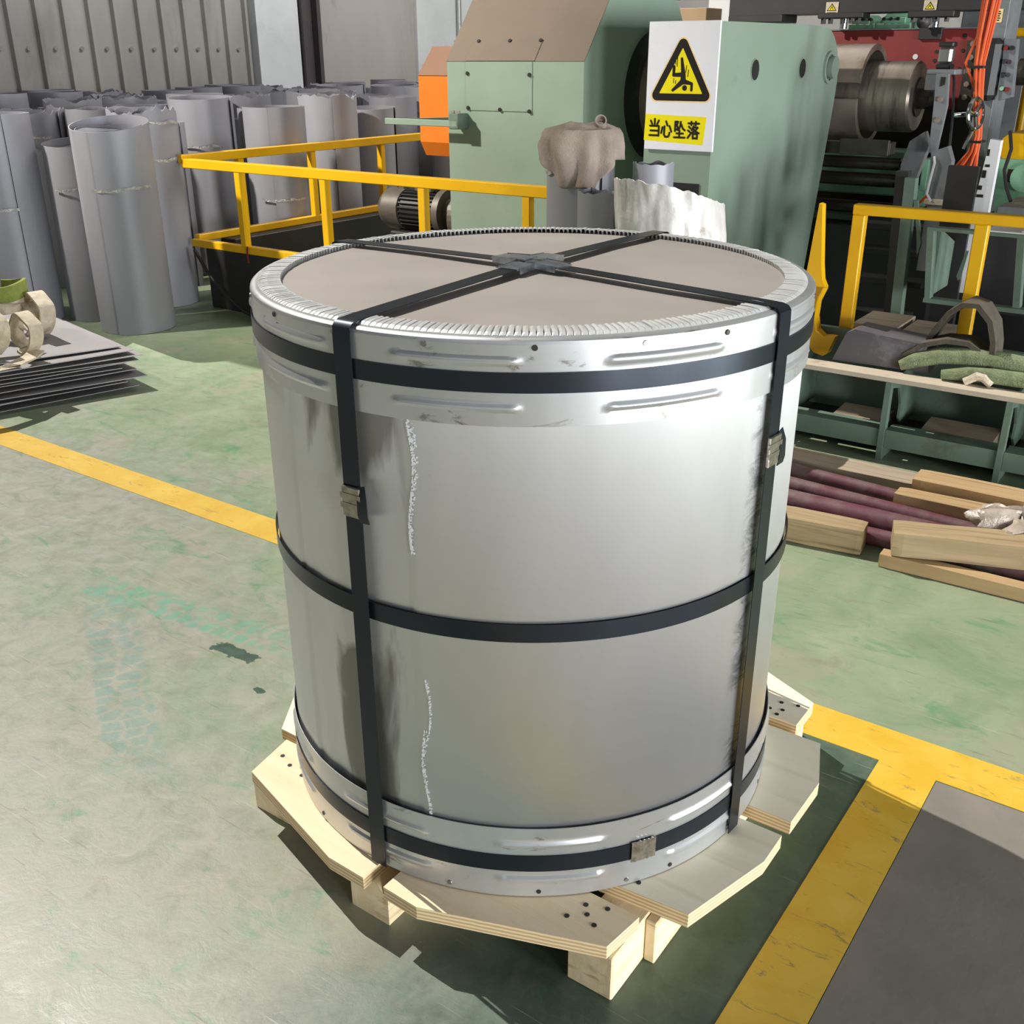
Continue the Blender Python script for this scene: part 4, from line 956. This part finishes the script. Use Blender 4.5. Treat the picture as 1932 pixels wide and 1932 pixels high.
part('link_plate', B().prism([(-.375, 1.55), (-.315, 1.55), (-.300, 1.40), (-.318, 1.17), (-.355, 1.17), (-.365, 1.40)], 'b', 4.18, 4.215), 'greypaint', pc)
part('slot', B().prism([(-.347, 1.535), (-.325, 1.535), (-.325, 1.50), (-.347, 1.49)], 'b', 4.176, 4.18), 'hole', pc)
for z in (1.43, 1.33): part('pin', B().cyl((-.335, 4.18, z), (-.335, 4.168, z), .013, 12), 'ringsteel', pc)
part('lower_arm', B().prism([(-.47, 1.22), (-.40, 1.27), (-.37, 1.20), (-.42, 1.0), (-.49, .98), (-.50, 1.10)], 'b', 4.22, 4.28), 'greypaint', pc)
part('side_arm', B().prism([(-.29, 1.19), (-.215, 1.22), (-.185, 1.15), (-.19, .60), (-.275, .60), (-.27, 1.0)], 'b', 3.98, 4.05), 'greypaint', pc)
part('air_hose', B().pipe([(-.27, 3.97, 1.17), (-.26, 3.96, 1.14), (-.27, 3.96, 1.05), (-.275, 3.96, .99), (-.25, 3.96, .955)], .006), 'white', pc, 'white air hose')
part('air_hose', B().pipe([(-.36, 4.36, 1.60), (-.32, 4.33, 1.52), (-.28, 4.25, 1.35), (-.24, 4.15, 1.1), (-.20, 4.1, .9)], .007), 'blackcable', pc, 'black air hose')
part('tie_wrap', B().box(-.285, -.19, 3.965, 3.98, .935, .965, .004), 'webbing', pc)
hw = thing('handwheel', 'small chrome handwheel beside the orange cables', 'handwheel', (-.18, 4.3, 1.36))
cw = Vector((-.18, 4.3, 1.358)); ax = Vector((.95, -.25, .1)).normalized(); x1 = ax.orthogonal().normalized(); y1_ = ax.cross(x1)
part('rim', B().pipe([cw+(x1*math.cos(2*PI*k/32)+y1_*math.sin(2*PI*k/32))*.075 for k in range(32)], .010, 8, True), 'chrome', hw)
for k in range(3): part('spoke', B().cyl(cw, cw+(x1*math.cos(2*PI*k/3)+y1_*math.sin(2*PI*k/3))*.07, .008, 8), 'chrome', hw)
part('shaft', B().cyl(cw-ax*.12, cw+ax*.015, .014, 12).cyl(cw+Vector((0, 0, -.07)), cw+Vector((-.03, -.02, -.17)), .009, 8), 'chrome', hw)
cb = thing('cable_bundle', 'bundle of bright orange cables hanging down the grey column', 'cable', (-.2, 4.4, 1.0))
random.seed(9)
for k in range(8):
    d = (k-3.5)*.009; e = random.uniform(-.02, .02); f_ = random.uniform(-.01, .01)
    P0 = [(-.215+d*1.4, 4.42+e, 2.15), (-.222+d*1.2, 4.42+e, 1.88), (-.225+d, 4.40+e, 1.72), (-.222+d*.7+(-.045 if k == 0 else 0), 4.38+e, 1.60), (-.205+d*.6, 4.37+e, 1.48), (-.180+d*.45, 4.36+e, 1.34), (-.165+d*.4, 4.36+e, 1.25), (-.170+d*.7+f_, 4.36+e, 1.17), (-.200+d*1.8+f_, 4.36+e, 1.08), (-.26+d*2.4, 4.37, 1.01+d), (-.36+d*2, 4.4, .95+d*2)]
    part('cable', B().pipe(P0, .0075, 8), 'cable', cb)
for z, x in ((1.58, -.215), (1.22, -.166)): part('cable_tie', B().box(x-.03, x+.03, 4.33, 4.43, z-.006, z+.006, .002), 'blackcable', cb)
gc = thing('machine_column', 'grey steel column with a narrow yellow label, right of the orange cables', 'machine', (-.28, 5.0, 0))
part('column', B().box(-.355, -.255, 5.0, 5.3, 0, 2.3, .003), 'greypaint', gc)
part('label_plate', B().box(-.315, -.285, 4.994, 5.0, 1.80, 1.868), 'signhalo', gc, 'narrow yellow label')
bb = B()
for k in range(5): bb.box(-.308, -.296+(k % 2)*.004, 4.992, 4.994, 1.808+k*.011, 1.814+k*.011)
part('label_print', bb, 'signblack', gc)
part('rubber_pad', B().box(-.36, -.235, 4.86, 4.99, 1.40, 1.72, .03), 'black', gc, 'black curved pad')
cp = thing('control_panel', 'grey control panel with small knobs and a pink button, at the right edge', 'control panel', (-.2, 4.95, 1.4))
part('panel', B().prism([(-.236, 1.715), (-.172, 1.715), (-.150, 1.42), (-.215, 1.40)], 'b', 4.92, 5.0), 'greypaint', cp)
for x, z, mtl in ((-.215, 1.67, 'red'), (-.185, 1.67, 'black'), (-.21, 1.60, 'chrome'), (-.183, 1.60, 'chrome'), (-.205, 1.53, 'chrome'), (-.178, 1.535, 'chrome'), (-.20, 1.465, 'mint'), (-.172, 1.46, 'red')):
    part('knob', B().cyl((x, 4.92, z), (x, 4.885, z), .0115, 12), mtl, cp)
for k, (x0, z0, r, lab) in enumerate(((-.0, .985, .038, 'dark feed roller, upper of three under the tray'), (0, .885, .042, 'dark feed roller, middle of three under the tray'), (0, .715, .036, 'dark feed roller, lowest of three, above the right rail'))):
    t = thing('feed_roller', lab, 'roller', (-1.0, 5.25, z0), 'feed rollers under the tray')
    part('roller', B().cyl((-1.5, 5.25, z0+.02), (-.79+.01*k, 5.25, z0+.02), r, 24), 'darksteel', t)
    part('journal', B().cyl((-.79+.01*k, 5.25, z0+.02), (-.755+.01*k, 5.25, z0+.02), r*.5, 16), 'hole', t)
mb = thing('mint_machine', 'pale mint green machine base seen between the dark feed rollers', 'machine', (-.9, 5.0, 0))
part('body', B().box(-1.7, -.90, 5.70, 5.95, .84, 1.05, .01), 'mint', mb)
part('step', B().box(-1.7, -.84, 5.52, 5.70, .78, .84, .01).box(-1.18, -1.04, 5.50, 5.6, .84, .895, .01), 'mint', mb)
part('bracket', B().box(-.70, -.54, 4.98, 5.15, .79, .90, .01).box(-.59, -.55, 4.98, 5.1, .88, 1.07, .006), 'mint', mb)
part('rail', B().box(-1.6, -.60, 5.40, 5.5, .62, .66, .004), 'greendk', mb)
part('plinth', B().box(-1.7, -.35, 5.45, 5.95, 0, .60), 'black', mb)
for k, (x0, x1, z1) in enumerate(((-1.64, -1.475, 1.90), (-1.44, -1.22, 1.915))):
    t = thing('gear_motor', ('left mint green gear motor standing on the red beam', 'right larger mint green gear motor standing on the red beam')[k], 'motor', ((x0+x1)/2, 6.6, 1.78), 'gear motors above the red beam')
    part('body', B().prism([(x0, 1.78), (x1, 1.78), (x1, 1.86), (x1-.05, z1), (x0+.06, z1), (x0, 1.85)], 'b', 6.5, 6.75), 'mint', t)
    part('end_flange', B().box(x0-.01, x1+.012, 6.47, 6.5, 1.78, 1.84, .004).box(x0+.03, x1-.03, 6.48, 6.5, 1.84, 1.88, .004), 'mint', t)
    for q in range(3): part('nut', B().cyl((x0+.04+q*.05, 6.46, 1.87), (x0+.04+q*.05, 6.5, 1.87), .012, 6), 'black', t)
    part('stand', B().box(x0, x1, 6.5, 6.75, 0, 1.78), 'black', t)
single('dark_dome', B().grid(lambda u, v: (-1.14+.05*math.cos(2*PI*u)*math.cos(PI*(v-.5)), 6.55+.05*math.sin(2*PI*u)*math.cos(PI*(v-.5)), 1.85+.05*math.sin(PI*(v-.5))), 24, 12, True).cyl((-1.14, 6.55, 0), (-1.14, 6.55, 1.81), .03, 12), 'slate', 'dark round ball knob standing behind the red beam', 'knob', (-1.14, 6.55, 0))
single('dark_cabinet', B().box(-1.0, -.50, 7.0, 7.4, 0, 1.93, .01).box(-.9, -.86, 6.98, 7.0, 1.5, 1.7), 'greypaint', 'dark grey cabinet behind the red beam near the column', 'cabinet', (-.75, 7.2, 0))
wd_ = thing('white_panel_door', 'tilted white panel with small black marks below the orange cables', 'panel', (.03, 3.8, .5))
part('panel', B().prism([(.022, 1.275), (.07, 1.27), (.066, .55), (-.05, .55), (-.006, .94)], 'b', 3.78, 3.83), 'white', wd_)
bb = B()
for x, z, w, h in ((.018, 1.20, .012, .03), (.02, 1.15, .02, .012), (.012, 1.10, .018, .035), (.0, 1.045, .022, .02), (.004, 1.01, .03, .014)): bb.box(x, x+w, 3.777, 3.78, z, z+h)
part('printed_marks', bb, 'signblack', wd_)
yc = thing('yellow_cover', 'rounded yellow machine cover at the right edge above the green gearbox', 'cover', (.3, 4.5, 1.1))
part('cover', B().prism([(-.065, 1.16), (-.06, 1.235), (-.03, 1.262), (.9, 1.27), (.9, 1.13), (-.045, 1.137)], 'b', 4.45, 4.8), 'yellow', yc)
part('support', B().box(.2, .28, 4.6, 4.68, 0, 1.13), 'black', yc)
gx = thing('gearbox', 'mint green gearbox under the yellow cover at the right edge', 'gearbox', (.2, 4.8, .8))
part('housing', B().prism([(-.15, 1.10), (.6, 1.12), (.6, .80), (-.11, .80), (-.13, .95)], 'b', 4.83, 5.2), 'mint', gx)
part('bearing_cap', B().cyl((.02, 4.83, 1.01), (.02, 4.79, 1.01), .075, 24), 'mint', gx)
part('pocket', B().box(-.08, .0, 4.826, 4.83, .98, 1.05), 'hole', gx)
part('base', B().box(-.15, .6, 4.8, 5.2, 0, .80), 'black', gx)
gr_ = thing('press_roller', 'black roller with a bright rim line at the right edge', 'roller', (.1, 5.4, 1.5))
part('roller', B().cyl((-.25, 5.5, 1.54), (1.0, 5.5, 1.54), .075, 24), 'darksteel', gr_)
part('roller_stand', B().box(-.1, .9, 5.4, 5.6, 0, 1.45), 'greendk', gr_)
yp = thing('yellow_pipe_frame', 'yellow pipe frame at the top right corner', 'pipe', (.2, 6.0, 1.7))
part('pipe', B().cyl((-.52, 6.4, 1.77), (1.6, 6.4, 1.78), .028, 16), 'yellow', yp)
part('pipe', B().cyl((-.36, 6.4, 0), (-.36, 6.4, 2.2), .028, 16), 'yellow', yp)
wc = thing('white_cabinet', 'white cabinet with a printed notice, behind the green support stand', 'cabinet', (-3.2, 8.1, 0))
part('body', B().box(-3.52, -3.29, 8.0, 8.5, 0, 2.4, .004).box(-3.28, -2.85, 7.98, 8.5, 0, 2.4, .004), 'white', wc)
part('notice', B().box(-3.17, -2.985, 7.972, 7.98, 1.78, 2.32), 'signpaper', wc, 'white printed notice')
bb = B(); random.seed(4)
for k in range(13):
    z = 2.30-k*.036; bb.box(-3.15, -3.15+random.uniform(.05, .14), 7.969, 7.972, z, z+.012)
bb.box(-3.17, -3.163, 7.969, 7.972, 1.78, 2.32).box(-2.992, -2.985, 7.969, 7.972, 1.78, 2.32)
part('notice_print', bb, 'paperblue', wc, 'faint blue printed lines')
single('cardboard_box', B().box(-3.33, -3.05, 7.0, 7.3, 1.70, 2.0, .004), 'card', 'brown cardboard box on a shelf behind the green uncoiler housing', 'box', (-3.2, 7.1, 1.7))
sh = thing('storage_rack', 'dark rack carrying the cardboard box behind the housing', 'rack', (-3.2, 7.1, 0))
part('shelf', B().box(-3.5, -2.9, 6.9, 7.4, 1.66, 1.70), 'black', sh)
for x in (-3.47, -2.93): part('upright', B().box(x-.03, x+.03, 6.92, 6.98, 0, 1.66), 'black', sh)
# dark lower works behind the right rail
mf = thing('lower_works', 'dark lower machine frame with shelves behind the right yellow rail', 'machine', (.2, 3.9, 0))
part('back_plate', B().box(-1.1, -.2, 4.9, 4.95, 0, .66), 'black', mf)
for z, d, x0 in ((.74, 4.3, -.74), (.62, 4.2, -.70), (.50, 4.0, -.62), (.36, 3.8, -.55)): part('shelf_bar', B().box(x0, -.24, d, d+.12, z, z+.035, .003), 'black', mf)
part('leg', B().prism([(-.29, 1.10), (-.24, 1.10), (-.215, .40), (-.265, .40)], 'b', 3.58, 3.64), 'greendk', mf, 'worn green leg')
part('leg', B().prism([(-.36, 1.12), (-.30, 1.12), (-.27, .40), (-.32, .40)], 'b', 3.66, 3.72), 'black', mf)
part('brace', B().prism([(-.235, 1.0), (-.215, 1.0), (-.17, .80), (-.18, .74), (-.20, .86)], 'b', 3.58, 3.60), 'greendk', mf)
part('side_panel', B().box(-.14, .0, 3.75, 3.8, .3, 1.15), 'black', mf)
part('floor_board', B().box(-.33, -.12, 3.2, 3.5, .445, .47, .003), 'board_grey', mf, 'grey boards on the ledge')
part('floor_board', B().box(-.10, .16, 3.2, 3.45, .445, .465, .003), 'board_grey', mf, 'grey boards on the ledge')
of = thing('open_box_frame', 'open green steel box frame with a dark inside behind the right rail', 'frame', (.15, 3.4, .55))
part('top_bar', B().box(-.10, 1.2, 3.38, 3.44, .895, .91), 'greendk', of)
part('bottom_bar', B().box(-.07, 1.2, 3.38, 3.44, .565, .585), 'greendk', of)
part('side_bar', B().prism([(-.10, .895), (-.07, .895), (-.04, .585), (-.065, .585)], 'b', 3.38, 3.44), 'greendk', of)
part('side_bar', B().prism([(.285, .895), (.315, .895), (.35, .585), (.32, .585)], 'b', 3.40, 3.46), 'greendk', of)
part('inner_plate', B().prism([(3.46, .895), (3.75, .80), (3.75, .585), (3.46, .585)], 'a', -.07, -.055), 'greendk', of)
part('back_plate', B().box(-.10, 1.2, 3.86, 3.90, .45, .90), 'black', of)
part('strut', B().prism([(.06, .80), (.07, .80), (.055, .67), (.045, .66), (.035, .68)], 'b', 3.5, 3.51), 'greendk', of)
single('white_papers', B().box(.15, .9, 3.38, 3.6, .912, .918).box(.30, .9, 3.40, 3.62, .918, .923), 'white', 'white sheets of paper lying on the open frame under the right rail', 'paper', (.4, 3.5, .912))
single('grey_table', B().box(.08, 1.2, 3.9, 4.4, .90, .96, .004), 'greypaint', 'grey table plate behind the white panel at the right edge', 'table', (.5, 4.1, .9))
single('black_hose', B().pipe([(.0, 4.3, 1.28), (.03, 4.25, 1.20), (.025, 4.2, 1.10), (.06, 4.15, 1.02), (.10, 4.1, .965)], .009), 'blackcable', 'thin black hose hanging beside the white panel to the grey table', 'hose', (.03, 4.2, .96))
